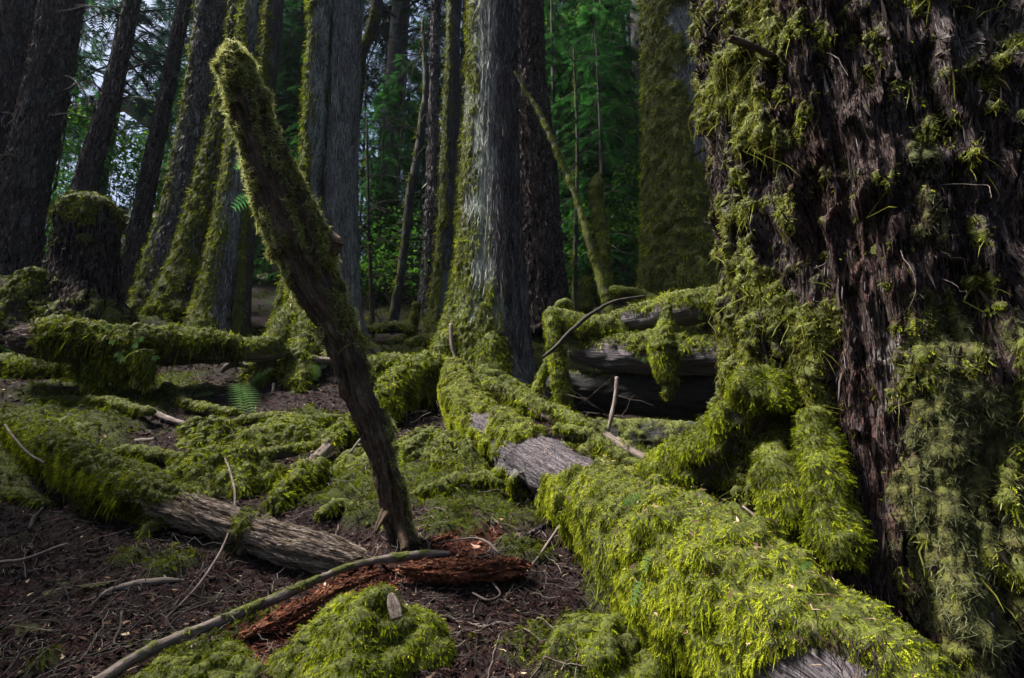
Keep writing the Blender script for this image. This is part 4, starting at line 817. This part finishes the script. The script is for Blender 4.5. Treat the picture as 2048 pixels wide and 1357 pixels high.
woody('wood_chip', 'broad pale split of wood at the bottom right, beside the mossy log', 'wood chip', [(1788, 1306, 1.42, 16), (1830, 1335, 1.4, 26), (1880, 1375, 1.38, 30), (1900, 1400, 1.37, 30)], 'pale', flat=(.4, 1), spacing=.006, na=40, jag=(.02, .01), seed=6)

# ------------------------------------------------------------------ moss mounds
def mound(label, px, py, Y, rx, ry, h, dens, L=.035, tone=0, mat='dark', group=None, noisef=5):
    c = PY(px, py, Y); nr, na = 46, 110
    u = np.linspace(.0, 1, nr)[:, None]; a = np.linspace(0, 2 * math.pi, na, endpoint=False)[None]
    ir = 1 + .55 * pn(np.stack([np.cos(a) * 1.3 + px * .01, np.sin(a) * 1.3, a * 0 + py * .013], -1)) + .15 * pn(np.stack([np.cos(a) * 5 + px * .01, np.sin(a) * 5, a * 0], -1)); x = c[0] + rx * u * np.cos(a) * ir; y = c[1] + ry * u * np.sin(a) * ir
    g = ground_base(x, y) - .03
    z = g + (h + .03) * np.clip(1 - u ** 2, 0, 1) ** .55 * (.85 + .7 * fbm(np.stack([x * noisef, y * noisef, x * 0], -1), 4)) - .05 * (u > .97)
    t = T(); t.V = np.stack([x, y, z], -1)[::-1]; t.N = grid_normals(t.V); 
    if t.N[nr // 2, :, 2].mean() < 0: t.N = -t.N
    t.moss = np.ones((nr, na)); t.s = np.broadcast_to(u, (nr, na)); t.bc = t.V.copy(); t.u = t.s
    put_moss(t, bias=1, thick=.03, lump=8); t.N = np.where((t.N[..., 2:] < -.2), -t.N, t.N)
    root = thing('moss_mound', label, 'moss', [c[0], c[1], float(g.mean())], group)
    t2 = _tm('soil_core', t, mat, root, np.array([c[0], c[1], float(g.mean())]))
    add_moss(t, root, np.array([c[0], c[1], float(g.mean())]), dens, L, tone=tone, beard=0)
mound('bright green moss mound in the bottom foreground beside the wood chip', 695, 1335, 2.1, .27, .28, .13, 34000, .018, .10)
mound('small mossy hump at the bottom edge left of the bright mound', 400, 1345, 2.1, .22, .15, .06, 28000, .018, -.02)
mound('round dark green mound between the left logs and the snag', 438, 960, 4.3, .42, .32, .20, 6000, .04, .02)
mound('mossy hummock directly above the round dark mound', 408, 872, 5.1, .25, .2, .12, 4500, .04, .02)
mound('mossy hump right of centre path behind the snag', 590, 872, 5.1, .42, .25, .16, 4500, .04, 0)
mound('moss bank under the arching limb', 860, 935, 4.5, .55, .35, .22, 4500, .04, -.05)
mound('mossy toe of the stump where it meets the big log', 1390, 985, 2.75, .34, .30, .28, 26000, .020, .0)
mound('mossy earth mound below the big log in the bottom centre', 1230, 1330, 2.15, .30, .28, .10, 28000, .018, -.04)
mound('mossy ridge along the left edge above the lower left log', 90, 850, 4.9, .5, .3, .10, 4500, .04, -.05)
mound('dark mossy hump between the limb and the hollow', 1180, 900, 4.6, .45, .3, .22, 4500, .04, -.08)
# ------------------------------------------------------------------ ground cover
def gsample(n, y0, y1, rng, xr=1.05):
    y = np.exp(rng.uniform(math.log(y0), math.log(y1), n)); x = rng.uniform(-xr, xr, n) * y
    return x, y
def gnorm(x, y):
    e = .02; z = ground(x, y)[0]; zx = ground(x + e, y)[0]; zy = ground(x, y + e)[0]
    return z, unit(np.stack([-(zx - z) / e, -(zy - z) / e, np.ones_like(z)], -1))
def ground_moss():
    rng = np.random.RandomState(11); x, y = gsample(150000, 1.75, 13, rng)
    z, m, r = ground(x, y); k = (m > .3) & (rng.rand(len(x)) < m); x, y = x[k], y[k]
    z, Nn = gnorm(x, y); P = np.stack([x, y, z - .003], 1)
    L = .012 * y ** .75 + .010
    n = len(P); D = unit(Nn + rng.normal(size=(n, 3)) * .6); S = unit(np.cross(D, rng.normal(size=(n, 3))))
    Ln = L * (.6 + .9 * rng.rand(n)); c = .38 + .4 * fbm(P * 2.5, 3) + .14 * rng.normal(size=n)
    v, q, t, cc = fronds(P, D, S, Ln, Ln * .45, np.full(n, .3), TF, c)
    tag(mesh('ground_moss', v, q, t, [M['moss']], {'rnd': cc}, None, False), 'low green moss carpeting the forest floor', 'moss', None, 'stuff')
ground_moss()
def litter():
    rng = np.random.RandomState(12); x, y = gsample(190000, 1.75, 9, rng)
    z, m, r = ground(x, y); k = (rng.rand(len(x)) > m * .93); x, y, r = x[k], y[k], r[k]
    z, Nn = gnorm(x, y); n = len(x); P = np.stack([x, y, z + .002 + .006 * rng.rand(n)], 1)
    D = unit(np.cross(Nn, rng.normal(size=(n, 3))) + .12 * Nn * rng.normal(size=(n, 1)) + 0); S = unit(np.cross(D, Nn) + .35 * rng.normal(size=(n, 3)))
    chip = rng.rand(n) < .5
    L = np.where(chip, rng.uniform(.006, .034, n), rng.uniform(.012, .040, n)) * (.6 + .2 * y); Wd = np.where(chip, L * rng.uniform(.25, .6, n), .0016 * (.5 + .4 * y))
    c = np.clip(rng.beta(1.3, 3.2, n) * .95 + (~chip) * .16, 0, 1)
    fc = np.where(rng.rand(n) < .012, 1.0, c); big = rng.rand(n) < .004; L = np.where(big, rng.uniform(.025, .05, n), L); Wd = np.where(big, L * .45, Wd); fc = np.where(big, rng.uniform(.6, .95, n), fc)
    red = rng.rand(n) < r * 1.1
    for nm, kk, mat, lb in (('needle_litter', ~red, 'litter', 'brown needles and bark crumbs strewn over dark soil'), ('red_wood_crumbs', red, 'redlitter', 'crumbled red rotten wood scattered around the pale stick')):
        v, q, t, cc = fronds(P[kk], D[kk], S[kk], L[kk] * (1.6 if mat == 'redlitter' else 1), Wd[kk] * (1.6 if mat == 'redlitter' else 1), np.full(kk.sum(), .0), TS, fc[kk], .0, rng.normal(size=kk.sum()) * .12)
        tag(mesh(nm, v, q, t, [M[mat]], {'rnd': cc}, None, False), lb, 'litter', None, 'stuff')
litter()
def twig_litter():
    rng = np.random.RandomState(13); items = []
    x, y = gsample(3800, 1.9, 10, rng)
    for i in range(len(x)):
        L = rng.uniform(.06, .28) * (.5 + y[i] * .12); a = rng.rand() * 6.28; s = np.linspace(-.5, .5, 8)
        b = rng.normal() * .25; px = x[i] + L * (s * math.cos(a) - (s ** 2) * b * math.sin(a)) + .015 * pn(np.stack([s * 6, s * 0 + i * 1.3, s * 0], 1)); py = y[i] + L * (s * math.sin(a) + (s ** 2) * b * math.cos(a)) + .015 * pn(np.stack([s * 6, s * 0 + i * 2.3, s * 0 + 5], 1))
        pz = ground(px, py)[0] + .004 + .012 * rng.rand() + max(0, rng.normal()) * .03 * (s + .5); r = rng.uniform(.0009, .0036) * (.6 + .12 * y[i])
        items.append((np.stack([px, py, pz], 1), r * (1 - .6 * (s + .5))))
    h = len(items) // 2
    tag(rods('twig_litter', items[:h], 'twig'), 'pale thin dead twigs tangled all over the forest floor', 'twigs', None, 'stuff')
    tag(rods('root_litter', items[h:], 'darktwig'), 'dark rootlets and twigs half buried in the soil', 'twigs', None, 'stuff')
twig_litter()
# twigs propped at steep angles over the mossy pit
def pit_twigs():
    rng = np.random.RandomState(14); items = []
    for _ in range(260):
        px = rng.uniform(760, 1330); py = rng.uniform(760, 1080); Y = 3.4 + (1080 - py) / 320 * 2.6 + rng.uniform(-.3, .3)
        p = PY(px, py, Y); p[2] = max(p[2], float(ground_base(p[0], p[1]))) ; L = rng.uniform(.1, .5); d = unit(rng.normal(size=3) * np.array([1, .6, .55])); s = np.linspace(0, 1, 9)[:, None]
        q = p + d * s * L + np.array([0, 0, -1]) * s ** 2 * L * rng.uniform(-.2, .5) + .03 * np.stack([pn(np.stack([s[:, 0] * 3, s[:, 0] * 0 + _ * 1.9, s[:, 0] * 0 + 7 * k], 1)) for k in range(3)], 1)
        items.append((q, rng.uniform(.0015, .0035) * (1 - .7 * s[:, 0])))
    tag(rods('hanging_twigs', items, 'twig'), 'thin pale rootlets and twigs in the hollow around the mossy limbs', 'twigs', None, 'stuff')
pit_twigs()
def soil_roots():
    rng = np.random.RandomState(15); items = []
    for _ in range(80):
        px = rng.uniform(0, 420); py = rng.uniform(1000, 1340); Y = 3.75 - (py - 1000) / 340 * 1.5
        p = PY(px, py, Y); L = rng.uniform(.1, .45); a = rng.rand() * 6.28; s = np.linspace(0, 1, 10)
        x = p[0] + L * s * math.cos(a) + .03 * pn(np.stack([s * 3, s * 0 + _ * 1.7, s * 0], 1)); y = p[1] + .7 * L * s * math.sin(a) + .03 * pn(np.stack([s * 3, s * 0 + _ * 1.7, s * 0 + 8], 1))
        z = ground(x, y)[0] + .005 + rng.uniform(0, .09) * np.sin(s * 3.14)
        items.append((np.stack([x, y, z], 1), rng.uniform(.001, .0045) * (1 - .6 * s)))
    tag(rods('exposed_roots', items, 'darktwig'), 'tangle of thin dark exposed rootlets in the lower left litter', 'roots', None, 'stuff')
soil_roots()

# ------------------------------------------------------------------ ferns and ivy
TFN = tmpl_feather(13, .012, .05, .034)
def fern(label, base, ends, L=None, mat='fern', width=.26, tone=0, face=None, group=None, name='sword_fern', cat='fern'):
    """ends: list of (px, py, Y) frond tips"""
    b = PY(*base); root = thing(name, label, cat, b, group)
    for i, e in enumerate(ends):
        tip = PY(*e); v = tip - b; Ln = np.linalg.norm(v); D = v / Ln; dr = .18 * Ln
        S = unit(np.cross(D, face if face is not None else unit(-b) + np.array([.2, 0, .5])))
        D2 = unit(v + np.array([0, 0, dr])); rg = np.random.RandomState(i + 3); tmf = tmpl_feather(6, .02, .10, .10) if name == 'fern_sprig' else TFN
        vv, q, t, c = fronds(b[None], D2[None], S[None], np.array([np.linalg.norm(v + np.array([0, 0, dr]))]), np.array([Ln * width]), np.array([.18]), tmf, np.array([.5 + tone]), .2)
        c = np.clip(c + rg.normal(size=len(c)) * .12, 0, 1)
        mesh('frond', vv, q, t, [M[mat]], {'rnd': c}, root, False, b)
fern('upright dark green sword fern left of the green roots', (478, 762, 5.9), [(482, 835, 5.6), (508, 832, 5.65), (455, 752, 5.6)], width=.5, tone=.35)
fern('pale sword fern fronds on the mossy root beside the dark fern', (500, 770, 6.0), [(545, 735, 6.05), (520, 745, 6.0)], width=.3, tone=.3)
fern('hanging silvery fern under the pale stub', (628, 728, 6.5), [(629, 765, 6.4), (638, 755, 6.45)], width=.6, tone=.5)
fern('low pale fern frond lying across the trail', (385, 795, 5.9), [(430, 787, 5.8), (350, 792, 5.9)], width=.3, tone=.4)
fern('pale fern frond lying over dirt left of the mossy hump', (350, 858, 5.2), [(292, 892, 4.9), (352, 880, 5.0)], width=.3, tone=.5)
fern('dark fern hanging behind the leaning snag base', (755, 800, 5.3), [(772, 905, 5.2)], width=.34)
fern('small fern sprig hanging on the face of the big mossy log, upper', (1296, 1108, 1.99), [(1288, 1148, 1.94)], width=.4, tone=.45, name='fern_sprig')
fern('small fern sprig hanging on the big mossy log just below the upper one', (1282, 1160, 1.92), [(1264, 1215, 1.86)], width=.4, tone=.45, name='fern_sprig')
fern('small fern sprig lying on top of the big mossy log', (1245, 1010, 2.22), [(1290, 990, 2.3)], width=.45, tone=.35, name='fern_sprig')
fern('tiny dark green fern leaf on the crest of the big log', (1605, 1130, 1.55), [(1588, 1120, 1.54), (1625, 1128, 1.55), (1606, 1142, 1.53)], width=.8, tone=.1, name='fern_sprig')
fern('bright translucent fern frond sprouting from the snag, lower', (500, 393, 2.86), [(466, 420, 2.85), (472, 398, 2.85)], mat='frnlight', width=.75, name='fern_sprig')
fern('bright translucent fern frond sprouting from the snag, upper', (492, 320, 2.80), [(470, 340, 2.8)], mat='frnlight', width=.8, name='fern_sprig')
fern('bright fern crown at far left behind the stump remnant', (62, 565, 7.4), [(12, 552, 7.2), (92, 556, 7.3), (40, 575, 7.0), (70, 552, 7.6)], mat='frnlight', width=.3, tone=-.4)
fern('blue green fern at the left edge beside the raised log', (10, 700, 6.3), [(60, 705, 6.2), (-20, 680, 6.2), (35, 675, 6.3), (60, 690, 6.3)], width=.3, tone=.2)
fern('ferns behind the stems of the left cluster', (525, 600, 9.5), [(500, 590, 9.4), (548, 588, 9.5), (530, 575, 9.6), (552, 612, 9.3)], width=.3, tone=.1)
fern('low fern patch behind the thin mossy stem', (520, 625, 9.0), [(500, 628, 8.9), (545, 625, 8.9), (515, 608, 9.1)], width=.3, tone=0)
def needle_sprig(label, a, b, tone=.5):
    p0, p1 = PY(*a), PY(*b); v = p1 - p0; Ln = np.linalg.norm(v); root = thing('fallen_sprig', label, 'sprig', p0); rg = np.random.RandomState(int(a[0]))
    n = 26; s = rg.rand(n); P = p0 + v * s[:, None]; D = unit(v / Ln + rg.normal(size=(n, 3)) * np.array([.7, .7, .15])); S = unit(np.cross(D, np.array([0, 0, 1.]) + rg.normal(size=(n, 3)) * .3))
    l = np.full(n, Ln * .3) * (1.2 - s); vv, q, t, c = fronds(P, D, S, l, l * .5, np.full(n, .1), TSP, np.full(n, tone) + rg.normal(size=n) * .1)
    mesh('needles', vv, q, t, [M['dullmoss']], {'rnd': c}, root, False, p0)
    rods('stem', [(np.linspace(p0, p1, 6), np.full(6, .002))], 'twig', root, p0)
needle_sprig('greenish hemlock sprig lying in the lower left litter', (110, 1180, 2.8), (245, 1160, 2.9), .6)
needle_sprig('small faded hemlock sprig at the lower left edge', (20, 1250, 2.55), (105, 1262, 2.5), .5)
needle_sprig('brown flat cedar sprig on top of the big mossy log', (1395, 985, 2.1), (1420, 1005, 2.05), .8)
TLF = (np.array([0, .3, .3, .65, .65, 1.]), np.array([0, -.5, .5, -.38, .38, 0]), np.array([[1, 2, 4, 3]]), np.array([[0, 2, 1], [3, 4, 5]]))
def ivy():
    spots = [(226, 680, 5.45), (238, 705, 5.4), (243, 712, 5.4), (312, 712, 5.5), (275, 676, 5.5), (285, 672, 5.5), (272, 686, 5.5), (220, 650, 5.6), (1400, 628, 5.0), (1290, 715, 5.2), (1452, 600, 4.6)]
    Ls = ['on moss above the left curtain', 'pair upper leaf on the torn moss', 'pair lower leaf on the torn moss', 'hanging right of the torn moss', 'middle of the raised log top', 'right of the log top trio', 'below the log top trio', 'at the crest of raised log', 'on the top log of the stack', 'on the middle log of the stack', 'beside stump where the top log ends']
    for (a, b, c), l in zip(spots, Ls):
        p = PY(a, b, c); rg = np.random.RandomState(int(a)); n = 3; D = unit(np.array([[-.5, 0, -.6], [0, 0, -1], [.5, 0, -.6]]) + rg.normal(size=(3, 3)) * .15); S = unit(np.cross(D, np.array([0, 1., .3])))
        v, q, t, cc = fronds(np.repeat(p[None], 3, 0), D, S, np.full(3, .05 + .02 * rg.rand()), np.full(3, .035), np.full(3, .1), TLF, np.full(3, .95))
        o = mesh('ivy_leaf', v, q, t, [M['fern']], {'rnd': cc}, None, False, p); tag(o, 'pale lobed leaf ' + l, 'leaf', 'pale lobed leaves on the logs')
ivy()

# ------------------------------------------------------------------ background: conifers, bushes, railing, rock
def conifer_data(seed, H, r0, z0, Rm, nb, leafL, dens=9, droop=.5):
    rg = np.random.RandomState(seed)
    k = np.linspace(0, 1, 12)[:, None]; axis = np.concatenate([.15 * H * .05 * np.sin(k * 3 + seed), .1 * np.cos(k * 2 + seed), k * H], 1)
    t = tube(axis, np.interp(k[:, 0], [0, .03, 1], [r0 * 1.4, r0, r0 * .15]), .15, 18, (0, 1, 0), lambda t, bc: D_fir(.03, 6)(t, bc), (0, 0), (1, 1), seed)
    P, D, S, L, C = [], [], [], [], []; br = []
    for i in range(nb):
        h = z0 + (H * .97 - z0) * (i + rg.rand()) / nb; f = (h - z0) / (H - z0); l = Rm * (1 - f) ** .7 * rg.uniform(.55, 1.15) + .25
        ph = rg.rand() * 6.283; d = np.array([math.cos(ph), math.sin(ph), 0]); s = np.linspace(0, 1, 9)
        rise = rg.uniform(-.1, .3); p = np.array([0, 0, h]) + d * (s * l)[:, None] + np.array([0, 0, 1]) * ((s * rise - s ** 2 * droop * rg.uniform(.6, 1.3)) * l)[:, None]
        br.append((p, .004 + r0 * .12 * (1 - .85 * s) * (1 - .6 * f)))
        n = int(dens * l / leafL * .5) + 3; sv = rg.uniform(.15, 1, n); q = np.stack([np.interp(sv, s, p[:, a]) for a in range(3)], 1)
        side = np.cross(d, [0, 0, 1.]) * np.where(rg.rand(n) < .5, -1, 1)[:, None]
        dd = unit(d * rg.uniform(.3, 1.0, n)[:, None] + side + np.array([0, 0, -1]) * rg.uniform(.15, .7, n)[:, None] + rg.normal(size=(n, 3)) * .15)
        P.append(q); D.append(dd); S.append(unit(np.cross(dd, np.array([0, 0, 1.]) + rg.normal(size=(n, 3)) * .25))); L.append(leafL * rg.uniform(.5, 1.3, n) * (1.15 - .6 * sv)); C.append(.4 + .22 * rg.normal(size=n) + .1 * math.sin(i))
    P, D, S, L, C = map(np.concatenate, (P, D, S, L, C))
    return t, br, fronds(P, D, S, L, L * .62, np.full(len(P), .3), TSP, C, .35)
def conifer_proto(name, mat, *a, **k):
    t, br, (v, q, tr, c) = conifer_data(*a, **k)
    root = thing(name, None, None, (0, 0, 0)); _tm('trunk', t, 'dark', root, np.zeros(3))
    rods('branches', br, 'darktwig', root, np.zeros(3)); mesh('crown', v, q, tr, [M[mat]], {'rnd': c}, root, False, np.zeros(3))
    return root
def copy_thing(root):
    r = root.copy(); COL.objects.link(r)
    for ch in list(root.children):
        c = ch.copy(); COL.objects.link(c); c.parent = r
    return r
PA = conifer_proto('conifer_tree', 'coolneedle', 1, 24, .26, 4.5, 3.4, 95, .42)
PB = conifer_proto('conifer_tree', 'needle', 2, 20, .22, 3.0, 3.0, 90, .40)
PC = conifer_proto('conifer_tree', 'coolneedle', 3, 28, .32, 7.0, 3.6, 90, .45)
PS = conifer_proto('hemlock_sapling', 'needle', 4, 6.5, .05, .5, 1.7, 75, .24, dens=8, droop=.6)
PT = conifer_proto('cedar_sapling', 'needle', 5, 9.0, .07, .8, 2.2, 85, .28, dens=8, droop=.75)
used = set()
def place(proto, px, Y, scale, rot, label, cat, group=None, sink=.1):
    r = proto if proto.name not in used else copy_thing(proto)
    used.add(proto.name)
    x = (px - 1024) / F * Y * 1.0; r.location = (x, Y, gz(x, Y) - sink); r.scale = (scale,) * 3; r.rotation_euler = (0, 0, rot)
    tag(r, label, cat, group); return r
rng = np.random.RandomState(77)
# far forest
far = []
for row, (Ya, Yb, n, x0, x1) in enumerate([(13.5, 18, 11, -250, 2100), (19, 27, 18, -300, 2200), (28, 42, 19, -300, 2300), (44, 70, 17, -300, 2300)]):
    for i in range(n):
        px = x0 + (x1 - x0) * (i + .5 + rng.uniform(-.4, .4)) / n; Y = rng.uniform(Ya, Yb)
        if row == 0 and (1080 < px < 1290): Y += 2
        pr = [PA, PB, PC][rng.randint(3)]
        place(pr, px, Y, rng.uniform(.8, 1.25), rng.rand() * 6.28, 'tall dark conifer standing far back among the crowded forest trees', 'tree', 'far conifers in the dim forest behind')
# understorey saplings filling the green gaps
for px, Y in ((505, 24), (525, 34), (545, 21), (480, 30), (1200, 26), (1240, 34)): place([PA, PC][int(px) % 2], px, Y, 1.05, px * .37, 'tall dark conifer standing far back among the crowded forest trees', 'tree', 'far conifers in the dim forest behind')
SAP = [(505, 15, 1.3), (535, 17, 1.4), (470, 16, 1.3), (1130, 11.5, 1.1), (1180, 12.5, 1.3), (1230, 11.8, 1.2), (1270, 14, 1.3), (1160, 15, 1.5), (1100, 13, 1.2), (1215, 10.0, .8), (1250, 16, 1.6),
       (770, 13, .8), (820, 14.5, .9), (740, 12.5, .7), (590, 13, 1.0), (300, 15, .9), (95, 13, .7), (560, 15, 1.2), (15, 14, 1.1), (830, 18, 1.3), (690, 17, 1.3)]
for i, (px, Y, s_) in enumerate(SAP):
    side = 'right' if px > 1050 else ('centre' if px > 500 else 'left')
    place(PT if i % 2 else PS, px, Y, s_, rng.rand() * 6.28, 'young drooping evergreen filling the gap between trunks at ' + side, 'sapling', 'young evergreens at ' + side)
# side screens so the forest closes in away from the view
def bush(label, px, py, Y, rx, rz, n, mat='leaf', leaf=.06, tone=0, name='leafy_shrub'):
    c = PY(px, py, Y); rg = np.random.RandomState(int(px + py)); x, y = c[0], c[1]; b = np.array([x, y, min(gz(x, y), c[2] - rz)]); root = thing(name, label, 'shrub', b)
    stems = []; P = []
    for i in range(16):
        e = c + rg.normal(size=3) * np.array([rx, rx * .8, rz]) * .6; s = np.linspace(0, 1, 9)[:, None]; p = b * (1 - s) + e * s + np.array([0, 0, .3 * rz]) * np.sin(s * 3.1) + (e - b) * np.array([1, 1, 0]) * .15 * np.sin(s * 3.1); stems.append((p, .012 * (1 - .8 * s[:, 0])))
        m = n // 16; P.append(e + rg.normal(size=(m, 3)) * np.array([rx, rx, rz * .30]) * .42)
    P = np.concatenate(P); k = len(P); D = unit(rg.normal(size=(k, 3)) * np.array([1, 1, .35]) + np.array([0, 0, -.25])); S = unit(np.cross(D, np.array([0, 0, 1.]) + .4 * rg.normal(size=(k, 3))))
    L = leaf * rg.uniform(.6, 1.4, k); v, q, t, cc = fronds(P, D, S, L, L * .75, np.full(k, .2), TLF, .5 + tone + .2 * rg.normal(size=k), .15)
    rods('stems', stems, 'darktwig', root, b); mesh('foliage', v, q, t, [M[mat]], {'rnd': cc}, root, False, b)
bush('bright green vine maple glowing below the wooden railing', 235, 280, 15.5, 1.0, 1.1, 2200, leaf=.10, tone=.15)
bush('spray of maple leaves left below the railing', 140, 290, 16.5, .7, .5, 700, leaf=.09)
bush('pale green shrub on the rocky bank at left', 110, 430, 14.5, .9, .8, 1200, leaf=.08, tone=.1)
bush('low green shrub left of the slender dark trunk', 255, 380, 15, .9, .4, 900, leaf=.09, tone=-.05)
bush('bright green shrub behind the club shaped snag', 1262, 440, 10.5, .55, .75, 1900, leaf=.07, tone=.1)
bush('bright shrub in the gap left of the central cedar', 760, 440, 13, .9, .75, 1700, leaf=.07, tone=-.05)
bush('tall bright leafy shrub high behind the long leaning pole', 1175, 330, 12.5, .8, 1.3, 2600, leaf=.08, tone=.0)
bush('bright leafy spray beside the slim far trunk at right', 1250, 230, 13, .7, 1.0, 1800, leaf=.08, tone=.05)
bush('green leafy tree top high in the right gap', 1180, 90, 13.5, 1.1, 1.1, 2600, leaf=.08, tone=-.05)
bush('leafy undergrowth at the foot of the dead tree', 790, 560, 11.5, 1.2, .4, 1700, leaf=.07, tone=0)
bush('green shrub below the two slender dark trunks at left', 290, 500, 12.5, 1.0, .5, 1500, leaf=.07, tone=-.1)
bush('dark leafy shrub low behind the slim mossy trunk', 800, 500, 12, .9, .5, 1200, leaf=.07, tone=-.2)
bush('green bush filling low gap beside the rough dark fir', 1180, 520, 11, .8, .6, 1500, leaf=.07, tone=-.1)

def railing():
    A, B = PY(96, 232, 30), PY(246, 196, 29); root = thing('wooden_footbridge', 'distant weathered wooden railing of a footbridge high on the left', 'footbridge', A); n = 26
    up = np.array([0, 0, 1.0]); v = B - A
    def beam(name, p, q, w, h):
        d = unit(q - p); s = unit(np.cross(d, up)); u = np.cross(s, d); V = []
        for c in (p, q):
            for a, b in ((-1, -1), (1, -1), (1, 1), (-1, 1)): V.append(c + s * a * w + u * b * h)
        o = mesh(name, V, [[0, 1, 2, 3], [7, 6, 5, 4], [0, 4, 5, 1], [1, 5, 6, 2], [2, 6, 7, 3], [3, 7, 4, 0]], None, [M['pale']], {'bc': np.array(V) * .2, 'moss': np.zeros(8)}, root, False, A); return o
    beam('handrail', A + up * .55, B + up * .55, .07, .05); beam('handrail', A + up * .0, B, .05, .05); beam('deck_beam', A - up * .35, B - up * .35, .5, .16)
    C2 = B + np.array([2.2, 1.5, -1.3]); beam('handrail', B + up * .55, C2 + up * .5, .07, .05); beam('deck_beam', B - up * .35, C2 - up * .4, .5, .16)
    for f in (0, .5, 1): beam('post', A + v * f - up * .3, A + v * f + up * .62, .07, .07)
    its = [(np.array([A + v * f - up * .02, A + v * f + up * .52]), [.03, .03]) for f in np.linspace(.03, .97, 24)]
    rods('balusters', its, 'pale', root, A, 4)
    for f in (.1, .9): beam('post', A + v * f - up * 9, A + v * f - up * .4, .12, .12)
railing()
def cliff():
    n = 120; m = 70; u = np.linspace(-17, -10.5, n)[None]; s = np.linspace(0, 1, m)[:, None]
    x = u + 0 * s; z = 2.0 + s * 8.5; y = 19.5 + s * 1.2 + 0 * u
    q = np.stack([x, y, z + 0 * u], -1); d = fbm(q * .7, 4) * 1.0 + .25 * np.abs(pn(q * 3)); y = y - d * 1.2
    V = np.stack([x, y, z + .3 * d + 0 * u], -1).reshape(-1, 3); top = V.reshape(m, n, 3)[-1] + np.array([0, 8, 1.5]); V = np.concatenate([V, top]); i = np.arange((m + 1) * n).reshape(m + 1, n)
    Q = np.stack([i[:-1, :-1], i[:-1, 1:], i[1:, 1:], i[1:, :-1]], -1).reshape(-1, 4)
    mm, t, b = nodes('grey_rock'); g = N(t, 'ShaderNodeTexCoord').outputs['Object']; n1 = noise(t, g, 1.6, 6, .7)
    t.links.new(ramp(t, n1, [(.35, (.03, .03, .032)), (.5, (.12, .12, .125)), (.65, (.26, .26, .27))]), b.inputs['Base Color']); b.inputs['Roughness'].default_value = .9
    o = mesh('rock_outcrop', V, Q, None, [mm], None, None, True, np.array([-13., 19, 4])); tag(o, 'pale grey rocky outcrop beneath the footbridge, behind left trunks', 'rock')
cliff()
# bare dead branches in front of the dark wood, with pale lichen
def dead_tree(label, pts, Y, n, L, seed, mat='darktwig'):
    r_, t_, o_ = tree('dead_tree', label, pts, Y, 'dark', D_log(.1), [dict(k=.6, dir=(-1, 0, .4), bias=-.2, amp=.6, thick=.01)], mossfr(Y), ext=.6, seed=seed)
    rod_each('branch', branch_set(t_, np.random.RandomState(seed), n, .1, .95, L, .014), mat, r_, o_)
dead_tree('spindly dead tree with arching bare branches between the cedars', [(848, 90, 4), (852, 180, 6), (846, 230, 7), (836, 310, 8), (822, 380, 8), (812, 470, 8), (800, 560, 8), (790, 620, 10)], 9.6, 46, 1.4, 31)
dead_tree('thin bare dead sapling right of the rough dark fir', [(1150, 150, 2), (1155, 300, 3), (1152, 450, 4), (1150, 560, 5)], 9.6, 22, .9, 33)
dead_tree('thin bare dead sapling with twigs right of the grey cedar', [(735, 300, 2), (738, 450, 3), (742, 560, 4), (745, 640, 5)], 9.2, 22, .8, 35)

# unseen conifers added beside and behind the viewpoint to block sun and sky light
for i, (x, y, sc_, pr) in enumerate([(-14, 3.2, .72, PC), (-17, 11, 1.0, PA), (-19, 3.5, 1.0, PC), (-12, 2.3, .9, PA), (-9.5, -2.0, .8, PC), (-8.5, -3, .9, PA), (-3, -7, 1.0, PC), (3.5, -6, .95, PA), (8.5, -3, 1.0, PC), (10, 3, 1.0, PA), (12, 8, 1.1, PC), (-18, 8, 1.1, PA), (0, -12, 1.1, PB)]):
    r = copy_thing(pr); r.location = (x, y, gz(x, y) - .1); r.scale = (sc_,) * 3; r.rotation_euler = (0, 0, i * 1.7)
    tag(r, 'tall conifer with dark drooping crown, added for its shade around the viewpoint, outside the picture', 'tree', 'shade conifers added around the viewpoint')

# ------------------------------------------------------------------ damp air
def haze():
    V = [[-75, -16, -12], [75, -16, -12], [75, 84, -12], [-75, 84, -12], [-75, -16, 46], [75, -16, 46], [75, 84, 46], [-75, 84, 46]]
    m = bpy.data.materials.new('damp_air'); m.use_nodes = True; t = m.node_tree; t.nodes.clear(); out = N(t, 'ShaderNodeOutputMaterial'); v = N(t, 'ShaderNodeVolumePrincipled')
    v.inputs['Color'].default_value = (.75, .82, 1, 1); v.inputs['Density'].default_value = HAZE; t.links.new(v.outputs[0], out.inputs['Volume'])
    tag(mesh('haze', V, [[0, 3, 2, 1], [4, 5, 6, 7], [0, 1, 5, 4], [1, 2, 6, 5], [2, 3, 7, 6], [3, 0, 4, 7]], None, [m], None, None, False), 'thin bluish mist among the far trees', 'haze', None, 'stuff')
HAZE = .0003
if HAZE: haze()

for i, (x, y, sc_) in enumerate([(-5.5, 2.3, .85), (-6.0, 3.7, .85), (-5.2, 1.0, .8)]):  # unseen young cedars, added to darken the left foreground with their shade
    r = copy_thing(PT); r.location = (x, y, gz(x, y) - .1); r.scale = (sc_,) * 3; r.rotation_euler = (0, 0, i * 2.1)
    tag(r, 'young cedar with low hanging boughs, added outside the picture at left to shade the foreground', 'sapling', 'young cedars added for shade beside the viewpoint')
